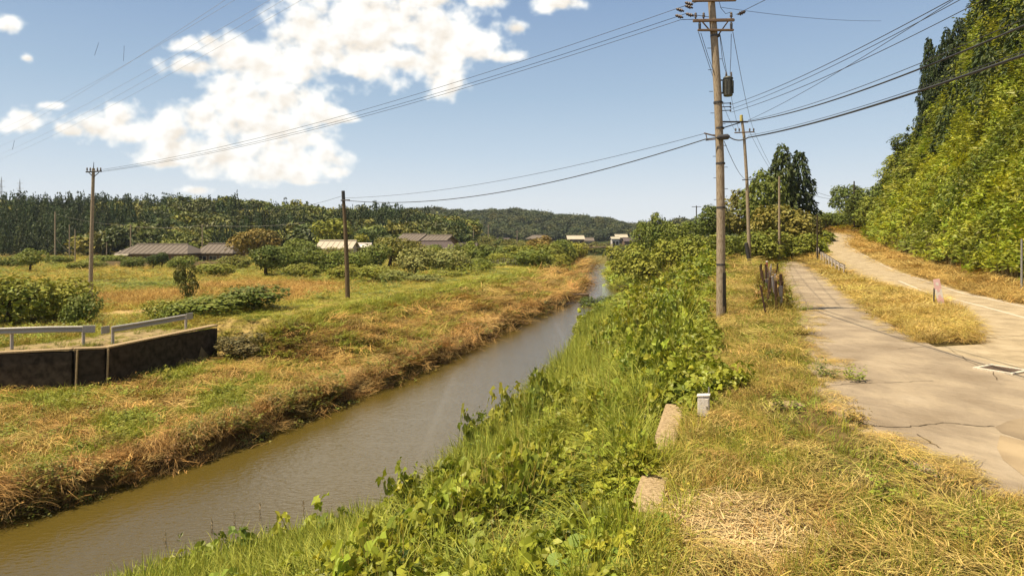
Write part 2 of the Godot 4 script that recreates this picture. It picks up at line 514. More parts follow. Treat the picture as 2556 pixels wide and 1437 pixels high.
# ------------------------------------------------------------------ sky
func sky_image() -> Image:
	var W := 4096
	var H := 2048
	var stops := [[-90, Color8(150, 140, 115)], [-1.0, Color8(205, 205, 195)], [0.0, Color8(228, 231, 233)], [3.0, Color8(217, 225, 231)], [7.0, Color8(190, 208, 224)], [12.0, Color8(164, 188, 212)], [20.0, Color8(134, 161, 196)], [45.0, Color8(92, 124, 172)], [90.0, Color8(66, 100, 155)]]
	var col := Image.create_empty(1, H, false, Image.FORMAT_RGBA8)
	for y in H:
		var el := 90.0 - (y + 0.5) / H * 180.0
		for k in stops.size() - 1:
			if el <= stops[k + 1][0]:
				col.set_pixel(0, y, stops[k][1].lerp(stops[k + 1][1], clampf((el - stops[k][0]) / (stops[k + 1][0] - stops[k][0]), 0.0, 1.0)))
				break
	col.resize(W, H, Image.INTERPOLATE_NEAREST)
	# cloud puffs: centre and radii in pixels of the photograph's plane, laid on the sky by their direction
	var puffs := [
		# the great cloud at the top and its ragged left side
		[930, 60, 230, 140], [780, 90, 130, 100], [1080, 80, 140, 100], [1190, 110, 75, 55], [860, -90, 220, 150], [1040, -60, 170, 130], [720, 140, 150, 60], [630, 150, 130, 45], [560, 120, 70, 40], [480, 165, 90, 26], [690, 185, 140, 40], [900, 150, 160, 50], [1100, 150, 90, 60], [1110, 205, 60, 42], [1010, 150, 120, 40],
		[460, 110, 45, 18], [520, 100, 30, 16], [905, 180, 40, 25],
		# the middle cloud
		[600, 250, 110, 65], [700, 250, 120, 62], [560, 215, 60, 40], [770, 270, 80, 50], [820, 290, 60, 25], [650, 305, 190, 60], [500, 290, 60, 45], [860, 298, 40, 12],
		# low tower at the left
		[290, 290, 60, 44], [240, 315, 80, 36], [180, 325, 50, 22], [420, 300, 50, 40], [400, 325, 100, 42], [330, 330, 80, 34], [150, 320, 25, 15],
		# low bank
		[440, 375, 120, 45], [560, 390, 150, 55], [700, 385, 120, 60], [780, 400, 90, 50], [690, 430, 150, 30], [830, 428, 45, 18], [760, 345, 80, 40], [420, 400, 90, 22], [650, 350, 120, 40],
		# small pieces
		[60, 300, 62, 30], [20, 310, 45, 24], [40, 290, 30, 18], [485, 474, 42, 12], [20, 60, 36, 26], [66, 145, 16, 9],
		[1215, 0, 70, 20], [1390, 5, 75, 24], [1360, 20, 40, 14], [1290, 70, 32, 22], [1250, 140, 60, 16], [130, 262, 40, 8],
		[760, 455, 60, 6],
	]
	var CW := 700
	var CH := 210
	var fld := PackedFloat32Array()
	var low := PackedFloat32Array()
	fld.resize(CW * CH)
	low.resize(CW * CH)
	for p in puffs:
		var x0 := maxi(0, int((p[0] - p[2] * 1.3 + 400.0) / 5.0))
		var x1 := mini(CW - 1, int((p[0] + p[2] * 1.3 + 400.0) / 5.0) + 1)
		var y0 := maxi(0, int((p[1] - p[3] * 1.3 + 430.0) / 5.0))
		var y1 := mini(CH - 1, int((p[1] + p[3] * 1.3 + 430.0) / 5.0) + 1)
		for y in range(y0, y1 + 1):
			for x in range(x0, x1 + 1):
				var dx: float = (x * 5.0 - 400.0 - p[0]) / p[2]
				var dy: float = (y * 5.0 - 430.0 - p[1]) / p[3]
				var f := 1.3 - sqrt(dx * dx + dy * dy) * 1.0
				if f > 0.0:
					var k := y * CW + x
					if f > fld[k]:
						low[k] = dy
						fld[k] = f
	var nz := FastNoiseLite.new()
	nz.seed = 5; nz.frequency = 0.012; nz.fractal_octaves = 6; nz.fractal_gain = 0.55
	var ns := FastNoiseLite.new()
	ns.seed = 9; ns.frequency = 0.008; ns.fractal_octaves = 4
	var bytes := col.get_data()
	var span := int(W * 50.0 / 360.0)
	for row in range(int(H * (90.0 - 34.0) / 180.0), int(H * 0.5)):
		var el := deg_to_rad(90.0 - (row + 0.5) / H * 180.0)
		for cc in range(-span, span):
			var az := (cc + 0.5) / W * TAU
			var px := CX + F * tan(az)
			var py := HY - F * tan(el) / cos(az)
			var fx := (px + 400.0) / 5.0
			var fy := (py + 430.0) / 5.0
			if fx < 0.0 or fy < 0.0 or fx >= CW - 1 or fy >= CH - 1:
				continue
			var ix := int(fx)
			var iy := int(fy)
			var k := iy * CW + ix
			var tx := fx - ix
			var ty := fy - iy
			var f := lerpf(lerpf(fld[k], fld[k + 1], tx), lerpf(fld[k + CW], fld[k + CW + 1], tx), ty)
			if f <= 0.01:
				continue
			var nn := nz.get_noise_2d(px, py * 1.25)
			var a := sm(0.06, 0.80, f + nn * 0.72)
			if a <= 0.003:
				continue
			# relief: how fast the cloud thins towards the sun
			var up2 := nz.get_noise_2d(px - 9.0, py * 1.25 - 16.0)
			var far2 := nz.get_noise_2d(px - 20.0, py * 1.25 - 40.0)
			var dy := lerpf(low[k], low[k + CW + 1], 0.5)
			var sh := 0.20 + 0.40 * dy + (up2 - nn) * 0.5 + (far2 - nn) * 0.5 + ns.get_noise_2d(px, py * 1.6) * 0.7
			sh = clampf(sh * sm(0.2, 0.8, f + nn * 0.4), 0.0, 1.0)
			var o := (row * W + (cc + W) % W) * 4
			bytes[o] = int(lerpf(bytes[o], lerpf(255, 238, sh), a))
			bytes[o + 1] = int(lerpf(bytes[o + 1], lerpf(254, 229, sh), a))
			bytes[o + 2] = int(lerpf(bytes[o + 2], lerpf(250, 216, sh), a))
	# the same weather over the rest of the sky
	var nb := FastNoiseLite.new()
	nb.seed = 12; nb.frequency = 1.1; nb.fractal_octaves = 5
	var small := Image.create_empty(512, 128, false, Image.FORMAT_RGBA8)
	for y in 128:
		var el := deg_to_rad(90.0 - (y + 0.5) / 128.0 * 90.0)
		for x in 512:
			var az := (x + 0.5) / 512.0 * TAU
			var az2 := az if az < PI else az - TAU
			if absf(az2) < deg_to_rad(47.0) and el < deg_to_rad(36.0):
				continue
			var dir := Vector3(sin(az) * cos(el), sin(el), -cos(az) * cos(el))
			var q := dir / (dir.y + 0.22) * 0.9
			var v := nb.get_noise_2d(q.x, q.z)
			var edge := sm(deg_to_rad(47.0), deg_to_rad(54.0), absf(az2)) if el < deg_to_rad(36.0) else sm(deg_to_rad(36.0), deg_to_rad(42.0), el)
			if absf(az2) > deg_to_rad(54.0):
				edge = 1.0
			var a := sm(0.04, 0.2, v) * edge * sm(0.0, 0.06, el)
			var sh := clampf(0.3 + v * 0.6, 0.0, 1.0)
			small.set_pixel(x, y, Color(1.0, lerpf(0.99, 0.92, sh), lerpf(0.97, 0.84, sh), a))
	small.resize(W, H / 2, Image.INTERPOLATE_CUBIC)
	var im := Image.create_from_data(W, H, false, Image.FORMAT_RGBA8, bytes)
	im.blend_rect(small, Rect2i(0, 0, W, H / 2), Vector2i.ZERO)
	return im


# ------------------------------------------------------------------ plants
func rv(a: float, b: float) -> float:
	return rng.randf_range(a, b)

func tint(v := 0.18, hue := 0.08) -> Color:
	var k := rv(1.0 - v, 1.0 + v)
	var h := rv(-hue, hue)
	return Color(k * (1.0 + h), k, k * (1.0 - h * 0.5))

func blade(mb: MB, base: Vector3, lean: Vector3, length: float, width: float, droop: float, segs: int, col: Color) -> void:
	# a blade that rises, leans and droops, narrowing to its tip
	var dir := (Vector3.UP + lean).normalized()
	var side := dir.cross(Vector3(rv(-1, 1), 0.1, rv(-1, 1))).normalized()
	var p := base
	var w := width
	var step := length / segs
	var pl := p - side * w * 0.5
	var pr := p + side * w * 0.5
	for k in segs:
		p += dir * step
		var t := (k + 1.0) / segs
		dir = (dir + Vector3(lean.x, -droop, lean.z) * (0.25 + t) * (1.6 / segs)).normalized()
		w = width * (1.0 - t * t * 0.95)
		if k == segs - 1:
			mb.tri(pl, pr, p, col)
		else:
			var ql := p - side * w * 0.5
			var qr := p + side * w * 0.5
			mb.quad(pl, pr, qr, ql, col)
			pl = ql
			pr = qr

func blade_clump(seed_: int, n: int, rad: float, h0: float, h1: float, w0: float, w1: float, lean: float, droop: float, segs: int, odd := 0.1, odd_col := Color(2.2, 1.6, 1.4)) -> ArrayMesh:
	rng.seed = seed_
	var mb := MB.new()
	for k in n:
		var a := rv(0, TAU)
		var r := rad * sqrt(rng.randf())
		var dir := Vector3(cos(a), 0, sin(a))
		var b := rv(0, TAU)
		var ln := (dir * 0.6 + Vector3(cos(b), 0, sin(b)) * 0.7) * rv(0.2, 1.0) * lean
		var col := tint(0.25, 0.12)
		if rng.randf() < odd:
			col = col * odd_col
		blade(mb, dir * r, ln, rv(h0, h1), rv(w0, w1), droop * rv(0.4, 1.4), segs, col)
	return mb.mesh()

func mat_clump(seed_: int) -> ArrayMesh:
	# straw laid flat, most of it one way
	rng.seed = seed_
	var mb := MB.new()
	for k in 46:
		var p := Vector3(rv(-0.5, 0.5), rv(0.1, 0.8), rv(-0.5, 0.5))
		var a := rv(-0.7, 0.7)
		var col := tint(0.3, 0.1)
		if rng.randf() < 0.15:
			col *= Color(0.4, 0.36, 0.34)
		var dir := Vector3(cos(a), rv(0.0, 0.6), sin(a))
		var w := rv(0.010, 0.024)
		var ln := rv(0.5, 1.1)
		var turn := rv(-0.5, 0.5)
		for j in 4:
			var side := dir.cross(Vector3.UP).normalized() * w * 0.5 * (1.0 - j * 0.15)
			var q := p + dir * ln / 4.0
			mb.quad(p - side, p + side, q + side, q - side, col)
			p = q
			dir = (dir + Vector3(0, -0.35, 0)).rotated(Vector3.UP, turn * 0.35)
	return mb.mesh()

func leaf(mb: MB, p: Vector3, along: Vector3, up: Vector3, length: float, width: float, col: Color, fold := 0.15) -> void:
	# one pointed leaf, folded along its middle
	var side := along.cross(up).normalized() * width * 0.5
	var mid := p + along * length * 0.42
	var tip := p + along * length - up * length * 0.12
	var lift := up * width * fold
	mb.tri(p, mid + side + lift, tip, col)
	mb.tri(p, tip, mid - side + lift, col)

func round_leaf(mb: MB, p: Vector3, along: Vector3, up: Vector3, length: float, width: float, col: Color, fold := 0.12) -> void:
	# broad ovate leaf, six points round a raised or sunken midrib
	var side := along.cross(up).normalized() * width * 0.5
	var lift := up * width * fold
	var a := p + along * length * 0.18 + side * 0.85 + lift
	var b := p + along * length * 0.58 + side * 0.92 + lift * 0.7
	var tip := p + along * length - up * length * 0.16
	var c := p + along * length * 0.58 - side * 0.92 + lift * 0.7
	var e := p + along * length * 0.18 - side * 0.85 + lift
	mb.quad(p, a, b, tip, col)
	mb.quad(p, tip, c, e, col)

func rand_dir() -> Vector3:
	var z := rv(-1, 1)
	var a := rv(0, TAU)
	var r := sqrt(maxf(0.0, 1.0 - z * z))
	return Vector3(r * cos(a), z, r * sin(a))

func vine_clump(seed_: int, n: int, rad: float, h: float, l0: float, l1: float) -> ArrayMesh:
	# creeping vine: broad leaves in threes held flat above a tangle
	rng.seed = seed_
	var mb := MB.new()
	for k in n:
		var a := rv(0, TAU)
		var r := rad * sqrt(rng.randf())
		var y := h * (1.0 - pow(r / rad, 2.0)) * rv(0.45, 1.1)
		var p := Vector3(cos(a) * r, y, sin(a) * r)
		var up := (Vector3.UP * 1.2 + Vector3(cos(a), 0, sin(a)) * 0.6 + rand_dir() * 0.85).normalized()
		var col := tint(0.3, 0.12)
		if rng.randf() < 0.06:
			col = Color(1.9, 1.35, 0.7)
		var b := rv(0, TAU)
		for j in 3:
			var al := Vector3(cos(b + j * 2.0), 0, sin(b + j * 2.0))
			al = (al - up * al.dot(up)).normalized()
			var ln := rv(l0, l1)
			round_leaf(mb, p, al, up, ln, ln * 0.85, col * rv(0.85, 1.15), 0.12)
	return mb.mesh()

func herb_clump(seed_: int, stems: int, per: int, rad: float, h0: float, h1: float, l0: float, l1: float, shape := 0.5) -> ArrayMesh:
	rng.seed = seed_
	var mb := MB.new()
	for s in stems:
		var a := rv(0, TAU)
		var base := Vector3(cos(a), 0, sin(a)) * rad * sqrt(rng.randf())
		var h := rv(h0, h1)
		var ln := Vector3(rv(-0.4, 0.4), 1, rv(-0.4, 0.4)) + Vector3(cos(a), 0, sin(a)) * 0.3
		var sc := tint(0.28, 0.10)
		for k in per:
			var t := rv(0.1, 1.0)
			var b := rv(0, TAU)
			var al := Vector3(cos(b), rv(-0.3, 0.6), sin(b)).normalized()
			var up := (Vector3.UP + rand_dir() * 0.6).normalized()
			var lg := rv(l0, l1) * (1.15 - 0.5 * t)
			leaf(mb, base + ln * h * t + al * lg * 0.2, al, up, lg, lg * shape, sc * rv(0.65, 1.3), 0.1)
	return mb.mesh()

func lobes_for(n: int, from_y: float, rmin: float, rmax: float) -> Array:
	var out := []
	var mid := (1.0 + from_y) * 0.5
	var half := (1.0 - from_y) * 0.5
	for k in n:
		var u := rand_dir()
		var f := pow(rng.randf(), 0.4)
		var r := rv(rmin, rmax)
		out.append([Vector3(u.x * (0.5 - r) * f, mid + u.y * (half - r) * f, u.z * (0.5 - r) * f), r, tint(0.16, 0.12)])
	return out

func crown_mesh(seed_: int, n_lobes: int, n: int, lsize: float, from_y: float, rmin: float, rmax: float, hang := 0.0) -> ArrayMesh:
	# crown in a unit box (width 1, height from from_y to 1): leaf sprays over uneven lobes
	rng.seed = seed_
	var mb := MB.new()
	var lobes := lobes_for(n_lobes, from_y, rmin, rmax)
	var made := 0
	var tries := 0
	while made < n and tries < n * 6:
		tries += 1
		var lb: Array = lobes[rng.randi() % lobes.size()]
		var u := rand_dir()
		if u.y < -0.5 and rng.randf() < 0.6:
			continue
		var r: float = lb[1]
		var p: Vector3 = lb[0] + u * r * rv(0.72, 1.08)
		var inside := false
		for o in lobes:
			if (p - o[0]).length() < o[1] * 0.7:
				inside = true
				break
		if inside and rng.randf() < 0.85:
			continue
		made += 1
		var col: Color = lb[2] * tint(0.22, 0.08)
		for j in 3:
			var up := (u + Vector3.UP * 0.5 + rand_dir() * 0.8).normalized()
			var al := rand_dir()
			al = (al - up * al.dot(up) + Vector3.DOWN * hang).normalized()
			var lg := lsize * rv(0.6, 1.35)
			leaf(mb, p + rand_dir() * lsize * 0.5, al, up, lg, lg * 0.62, col * rv(0.85, 1.15), 0.12)
	return mb.mesh()

func cedar_mesh(seed_: int, n: int, lsize: float, slim := 0.8) -> ArrayMesh:
	rng.seed = seed_
	var mb := MB.new()
	for k in n:
		var y := 1.0 - pow(rng.randf(), 0.62) * 0.93
		var a := rv(0, TAU)
		var lump := 0.82 + 0.18 * sin(a * 3.0 + y * 23.0) + 0.1 * sin(y * 60.0 + a)
		var R := 0.5 * pow(1.0 - y, slim) * lump + 0.015
		var r := R * sqrt(rv(0.25, 1.1))
		var dir := Vector3(cos(a), 0, sin(a))
		var p := dir * r + Vector3.UP * y
		var col := tint(0.3, 0.1)
		for j in 2:
			var al := (dir + Vector3(rv(-0.5, 0.5), rv(-0.75, 0.15), rv(-0.5, 0.5))).normalized()
			var up := (Vector3.UP + dir * 0.4 + rand_dir() * 0.5).normalized()
			leaf(mb, p, al, up, lsize * rv(0.7, 1.4), lsize * 0.5, col, 0.1)
	return mb.mesh()

func trunk_mesh(seed_: int, top: float, r: float, limbs: int, limb_len: float) -> ArrayMesh:
	rng.seed = seed_
	var mb := MB.new()
	var pts := []
	var rad := []
	for k in 6:
		var t := k / 5.0
		pts.append(Vector3(sin(t * 3.0 + seed_) * 0.02, -0.03 + (top + 0.03) * t, cos(t * 2.0 + seed_) * 0.02 - 0.02))
		rad.append(r * (1.25 - 0.9 * t) if k else r * 1.6)
	tube(mb, pts, rad, 7)
	for k in limbs:
		var a := k * 2.4 + rv(-0.3, 0.3)
		var y := top * rv(0.45, 0.9)
		var b := Vector3(0, y, 0)
		var dir := Vector3(cos(a), rv(0.5, 1.1), sin(a)).normalized()
		tube(mb, [b, b + dir * limb_len * 0.5, b + dir * limb_len + Vector3.UP * limb_len * 0.15], [r * 0.5, r * 0.35, r * 0.12], 5, Color.WHITE, false)
	return mb.mesh()


# ------------------------------------------------------------------ setting
func build_ground() -> void:
	var xs := []
	var ds := []
	var x := -900.0
	while x <= 900.0:
		xs.append(x)
		var a := absf(x + 0.001)
		x += 0.42 if a < 32.0 else (1.0 if a < 72.0 else (4.0 if a < 200.0 else (14.0 if a < 420.0 else 60.0)))
	var d := -34.0
	while d <= 1500.0:
		ds.append(d)
		d += 0.9 if d < 5.0 else (0.5 if d < 72.0 else (1.5 if d < 180.0 else (6.0 if d < 330.0 else (20.0 if d < 700.0 else 100.0))))
	var mb := MB.new()
	var nx := xs.size()
	for dd in ds:
		for xx in xs:
			ev(xx, dd)
			var y := gy
			if gz == ROAD:
				y -= 0.02
			mb.v.append(Vector3(xx, y, -dd))
			var dry := n_low.get_noise_2d(xx, dd) + 0.5 * n_mid.get_noise_2d(xx + 90.0, dd)
			var c := Color(0.13, 0.105, 0.045)
			match gz:
				LBANK: c = Color(0.13, 0.08, 0.035).lerp(Color(0.11, 0.10, 0.035), sm(-0.2, 0.3, dry))
				CREST:
					c = Color(0.27, 0.22, 0.07)
					if absf(gs - 8.7) < 0.35 or absf(gs - 10.2) < 0.3:
						c = Color(0.5, 0.37, 0.16)
				LEDGE: c = Color(0.36, 0.28, 0.15)
				FIELD: c = field_color(xx, dd)
				RBANK: c = Color(0.085, 0.08, 0.03)
				VERGE: c = Color(0.16, 0.115, 0.05)
				ISLAND, STRIP: c = Color(0.30, 0.21, 0.09)
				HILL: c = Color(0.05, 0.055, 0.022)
				WATER: c = Color(0.06, 0.045, 0.02)
				FAR: c = Color(0.05, 0.06, 0.025) if dd > 178.0 else Color(0.2, 0.18, 0.07)
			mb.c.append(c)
	for j in ds.size() - 1:
		for k in nx - 1:
			var a := j * nx + k
			for q in [a, a + nx, a + 1, a + 1, a + nx, a + nx + 1]:
				mb.i.append(q)
	mb.n.resize(mb.v.size())
	for j in ds.size():
		for k in nx:
			var a := j * nx + k
			var dx: Vector3 = mb.v[j * nx + mini(k + 1, nx - 1)] - mb.v[j * nx + maxi(k - 1, 0)]
			var dz: Vector3 = mb.v[mini(j + 1, ds.size() - 1) * nx + k] - mb.v[maxi(j - 1, 0) * nx + k]
			mb.n[a] = dx.cross(dz).normalized()
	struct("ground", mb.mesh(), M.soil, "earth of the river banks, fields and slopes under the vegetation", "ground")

func in_ellipse(px: float, py: float, cx: float, cy: float, rx: float, ry: float) -> bool:
	return pow((px - cx) / rx, 2.0) + pow((py - cy) / ry, 2.0) < 1.0

# what the field beyond the left levee wears: 0 mixed, 1 dry slope, 2 bare straw, 3 bare brown soil, 4 fresh green
func field_kind(x: float, d: float) -> int:
	if in_ellipse(x, d, -24.6, 43.5, 1.9, 2.2): return 2
	if in_ellipse(x, d, -45.0, 74.0, 4.6, 4.2): return 3
	if in_ellipse(x, d, -37.0, 66.0, 5.5, 3.6): return 4
	if in_ellipse(x, d, -29.0, 53.0, 5.2, 6.5): return 1
	if in_ellipse(x, d, -18.0, 55.0, 5.5, 8.0): return 1
	if in_ellipse(x, d, -25.0, 66.0, 8.0, 5.0): return 1
	return 0

func field_color(x: float, d: float) -> Color:
	match field_kind(x, d):
		1: return Color(0.36, 0.21, 0.075)
		2: return Color(0.58, 0.43, 0.20)
		3: return Color(0.12, 0.085, 0.05)
		4: return Color(0.12, 0.16, 0.03)
	return Color(0.34, 0.28, 0.08).lerp(Color(0.24, 0.23, 0.05), sm(-0.3, 0.4, n_low.get_noise_2d(x, d)))

func strip_mesh(d0: float, d1: float, step: float, left: Callable, right: Callable, cols: int, height: Callable) -> ArrayMesh:
	var mb := MB.new()
	var rows := int(ceil((d1 - d0) / step)) + 1
	for j in rows:
		var d := minf(d1, d0 + j * step)
		var a: float = left.call(d)
		var b: float = right.call(d)
		for k in cols + 1:
			var x := lerpf(a, b, k / float(cols))
			mb.v.append(Vector3(x, height.call(x, d), -d))
			mb.n.append(Vector3.UP)
			mb.c.append(Color.WHITE)
	for j in rows - 1:
		for k in cols:
			var a := j * (cols + 1) + k
			for q in [a, a + cols + 1, a + 1, a + 1, a + cols + 1, a + cols + 2]:
				mb.i.append(q)
		if cols > 1 and cols != 8:   # the broken edge of the asphalt
			var w := cols + 1
			var dn := Vector3(0, -0.12, 0)
			var p: Array = [mb.v[j * w], mb.v[j * w + w], mb.v[j * w + cols], mb.v[j * w + w + cols]]
			mb.face(p[0], p[0] + dn - Vector3(0.06, 0, 0), p[1] + dn - Vector3(0.06, 0, 0), p[1], Color.WHITE)
			mb.face(p[3], p[3] + dn + Vector3(0.06, 0, 0), p[2] + dn + Vector3(0.06, 0, 0), p[2], Color.WHITE)
	return mb.mesh()

func edge_wob(d: float, s: float) -> float:
	return 0.10 * n_fine.get_noise_2d(d * 3.0, s) + 0.12 * n_mid.get_noise_2d(d * 2.0, s + 40.0)

func build_roads() -> void:
	var main_y := func(x: float, d: float) -> float: return lerpf(EY + tb(HS, d), EY + tb(HM, d), sm(tb(XSR, d) - 0.2, tb(XML, d), x)) + 0.012
	var side_y := func(_x: float, d: float) -> float: return EY + tb(HS, d) + 0.012
	struct("side_road", strip_mesh(-12.0, 67.0, 0.5, func(d: float) -> float: return tb(XE, d) + edge_wob(d, 1.0) * 2.0, func(d: float) -> float: return tb(XSR, d) + (edge_wob(d, 7.0) if d > 18.0 else 0.0), 12, side_y), M.asphalt, "cracked tan asphalt side road running along the river bank", "road")
	struct("main_road", strip_mesh(-12.0, 128.0, 0.5, func(d: float) -> float: return tb(XML if d > 18.2 else XSR, d) + (edge_wob(d, 13.0) * 0.5 if d > 18.2 else -0.12), func(d: float) -> float: return tb(XMR, d), 10, func(x: float, d: float) -> float: return EY + tb(HM, d) + 0.016), M.asphalt_new, "pale country road climbing and bending round the wooded hill", "road")
	# painted lines on the main road
	for row in [[-0.35, 0.12, 20.0, 100.0, "edge_line"], [-2.0, 0.13, 12.0, 41.0, "centre_line"]]:
		var off: float = row[0]
		var w: float = row[1]
		struct(row[4], strip_mesh(row[2], row[3], 0.5, func(d: float) -> float: return tb(XMR, d) + off - w, func(d: float) -> float: return tb(XMR, d) + off, 1, func(_x: float, d: float) -> float: return EY + tb(HM, d) + 0.021), M.paint, "worn white %s painted along the country road" % row[4].replace("_", " "), "road marking")
	# cracks, joints and patches of the old asphalt, as (photo column, row) traced on the ground
	var cracks := [
		[[2140, 1052], [2165, 1062], [2200, 1067], [2262, 1068], [2300, 1064], [2330, 1060], [2372, 1057], [2400, 1061], [2440, 1065], [2484, 1067]],
		[[2060, 965], [2110, 961], [2180, 957], [2240, 956], [2300, 953], [2330, 952]],
		[[2240, 872], [2280, 869], [2330, 864], [2365, 868]],
		[[2370, 872], [2400, 890], [2440, 915], [2480, 925], [2490, 950]],
		[[2290, 1085], [2320, 1105], [2350, 1122]],
		[[2425, 850], [2470, 845], [2510, 842], [2560, 838]],
	]
	for k in cracks.size():
		var mb := MB.new()
		var pts := []
		for q in cracks[k]:
			var d: float = 3.0 * F / (q[1] - HY)
			pts.append(Vector3(xa(q[0], d), EY - 3.0 + 0.021, -d))
		rng.seed = 70 + k
		var fine := []
		for j in pts.size() - 1:
			for m in 4:
				fine.append(pts[j].lerp(pts[j + 1], m / 4.0) + Vector3(rv(-0.03, 0.03), 0, rv(-0.03, 0.03)))
		fine.append(pts[-1])
		for j in fine.size() - 1:
			var a: Vector3 = fine[j]
			var b: Vector3 = fine[j + 1]
			var s := (b - a).cross(Vector3.UP).normalized() * (0.008 if k else 0.011) * rv(0.6, 1.3)
			mb.face(a - s, a + s, b + s, b - s, Color.WHITE)
		struct("road_crack", mb.mesh(), M.crack, ["long wavy crack across the near asphalt", "faint crack across the asphalt below the weeds", "joint where the side road meets the junction", "broken joint running from the grass island to the drain", "short slanting crack near the sandy edge", "joint beside the grass island on the junction"][k], "road crack")
	var patches := [
		[[[2485, 1068], [2520, 1052], [2600, 1036], [2640, 1040], [2640, 1130], [2556, 1100], [2500, 1082]], M.patch, "dark asphalt patch at the near edge of the junction"],
		[[[2498, 1088], [2556, 1102], [2640, 1132], [2660, 1230], [2556, 1190], [2505, 1150], [2490, 1120]], M.sand, "pale sandy patch beside the dark asphalt patch"],
		[[[2030, 880], [2045, 872], [2070, 876], [2080, 884], [2060, 893], [2034, 890]], M.patch, "small dark stain at the road edge below the pole"],
	]
	for row in patches:
		var mb := MB.new()
		var pts := []
		var cen := Vector3.ZERO
		for q in row[0]:
			var d: float = 3.0 * F / (q[1] - HY)
			pts.append(Vector3(xa(q[0], d), EY - 3.0 + 0.017, -d))
			cen += pts[-1]
		cen /= pts.size()
		for j in pts.size():
			mb.face(cen, pts[j], pts[(j + 1) % pts.size()], pts[(j + 1) % pts.size()], Color.WHITE)
		for j in mb.n.size():
			mb.n[j] = Vector3.UP
		struct("road_patch", mb.mesh(), row[1], row[2], "road patch")

func build_water() -> void:
	struct("river", strip_mesh(-34.0, 176.0, 1.0, func(d: float) -> float: return tb(XL, d) - 0.6, func(d: float) -> float: return tb(XR, d) + 0.6, 8, func(_x: float, _d: float) -> float: return 0.0), M.water, "narrow muddy brown river running away between grassy banks", "river")

func build_wall() -> void:
	var t := thing("retaining_wall", "dark stained concrete retaining wall below the two guardrails", "wall")
	var tops := [Vector3(-34.0, 2.46, -21.6), Vector3(-19.0, 2.50, -24.7), Vector3(-16.55, 2.56, -25.15), Vector3(-15.75, 2.5, -25.75), Vector3(-14.0, 2.62, -31.4)]
	for k in 4:
		var a: Vector3 = tops[k]
		var b: Vector3 = tops[k + 1]
		var along := (b - a)
		var len2 := along.length()
		var bas := Basis.looking_at(Vector3(along.x, 0, along.z).normalized(), Vector3.UP)
		var mid := (a + b) / 2.0
		var body := MB.new()
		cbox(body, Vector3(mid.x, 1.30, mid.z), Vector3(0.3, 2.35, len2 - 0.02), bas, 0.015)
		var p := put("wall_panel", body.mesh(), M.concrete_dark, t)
		var cap := MB.new()
		cbox(cap, Vector3(mid.x, (a.y + b.y) / 2.0 + 0.01, mid.z), Vector3(0.36, 0.07, len2 - 0.01), Basis.looking_at(along.normalized(), Vector3.UP), 0.012)
		put("coping", cap.mesh(), M.concrete, p)
		if k in [1, 2]:
			var j := MB.new()
			cbox(j, b + Vector3(0.17, -0.95, 0.1), Vector3(0.06, 1.85, 0.06), Basis(Vector3.FORWARD, 0.04), 0.01)
			put("joint_strip", j.mesh(), M.concrete, t)


# ------------------------------------------------------------------ vegetation of the ground
var bins := {}

func add_plant(bin: String, kind: String, p: Vector3, w: float, h: float, col: Color, tilt := 0.12) -> void:
	var key := bin + "|" + kind + "|" + str(rng.randi() % 3)
	if not bins.has(key):
		bins[key] = [[], PackedColorArray()]
	var b := Basis(Vector3.UP, rv(0, TAU))
	b = Basis(Vector3(rv(-1, 1), 0, rv(-1, 1)).normalized(), rv(0, tilt)) * b
	b = b.scaled_local(Vector3(w, h, w))
	bins[key][0].append(Transform3D(b, p))
	bins[key][1].append(col)

func jit(c: Color, v := 0.2, hue := 0.08) -> Color:
	var t := tint(v, hue)
	return Color(c.r * t.r, c.g * t.g, c.b * t.b)

var STRAW := Color(0.58, 0.41, 0.15)
var TAN := Color(0.50, 0.295, 0.105)
var OCHRE := Color(0.46, 0.37, 0.085)
var YGREEN := Color(0.33, 0.34, 0.05)
var GREEN := Color(0.215, 0.255, 0.034)
var VINE := Color(0.31, 0.335, 0.034)
var DEEP := Color(0.085, 0.125, 0.028)
var REED := Color(0.35, 0.38, 0.065)
var BROWN := Color(0.33, 0.19, 0.075)

func scatter_ground() -> void:
	rng.seed = 4242
	var d := 5.2
	while d < 176.0:
		var step := clampf(d * 0.0108, 0.105, 2.2)
		var half_l := 0.84 * d + 4.0
		var half_r := 0.84 * d + 3.0
		var x := -half_l
		while x < half_r:
			var xx := x + rv(-0.5, 0.5) * step
			var dd := d + rv(-0.5, 0.5) * step
			place(xx, dd, step)
			x += step
		d += step

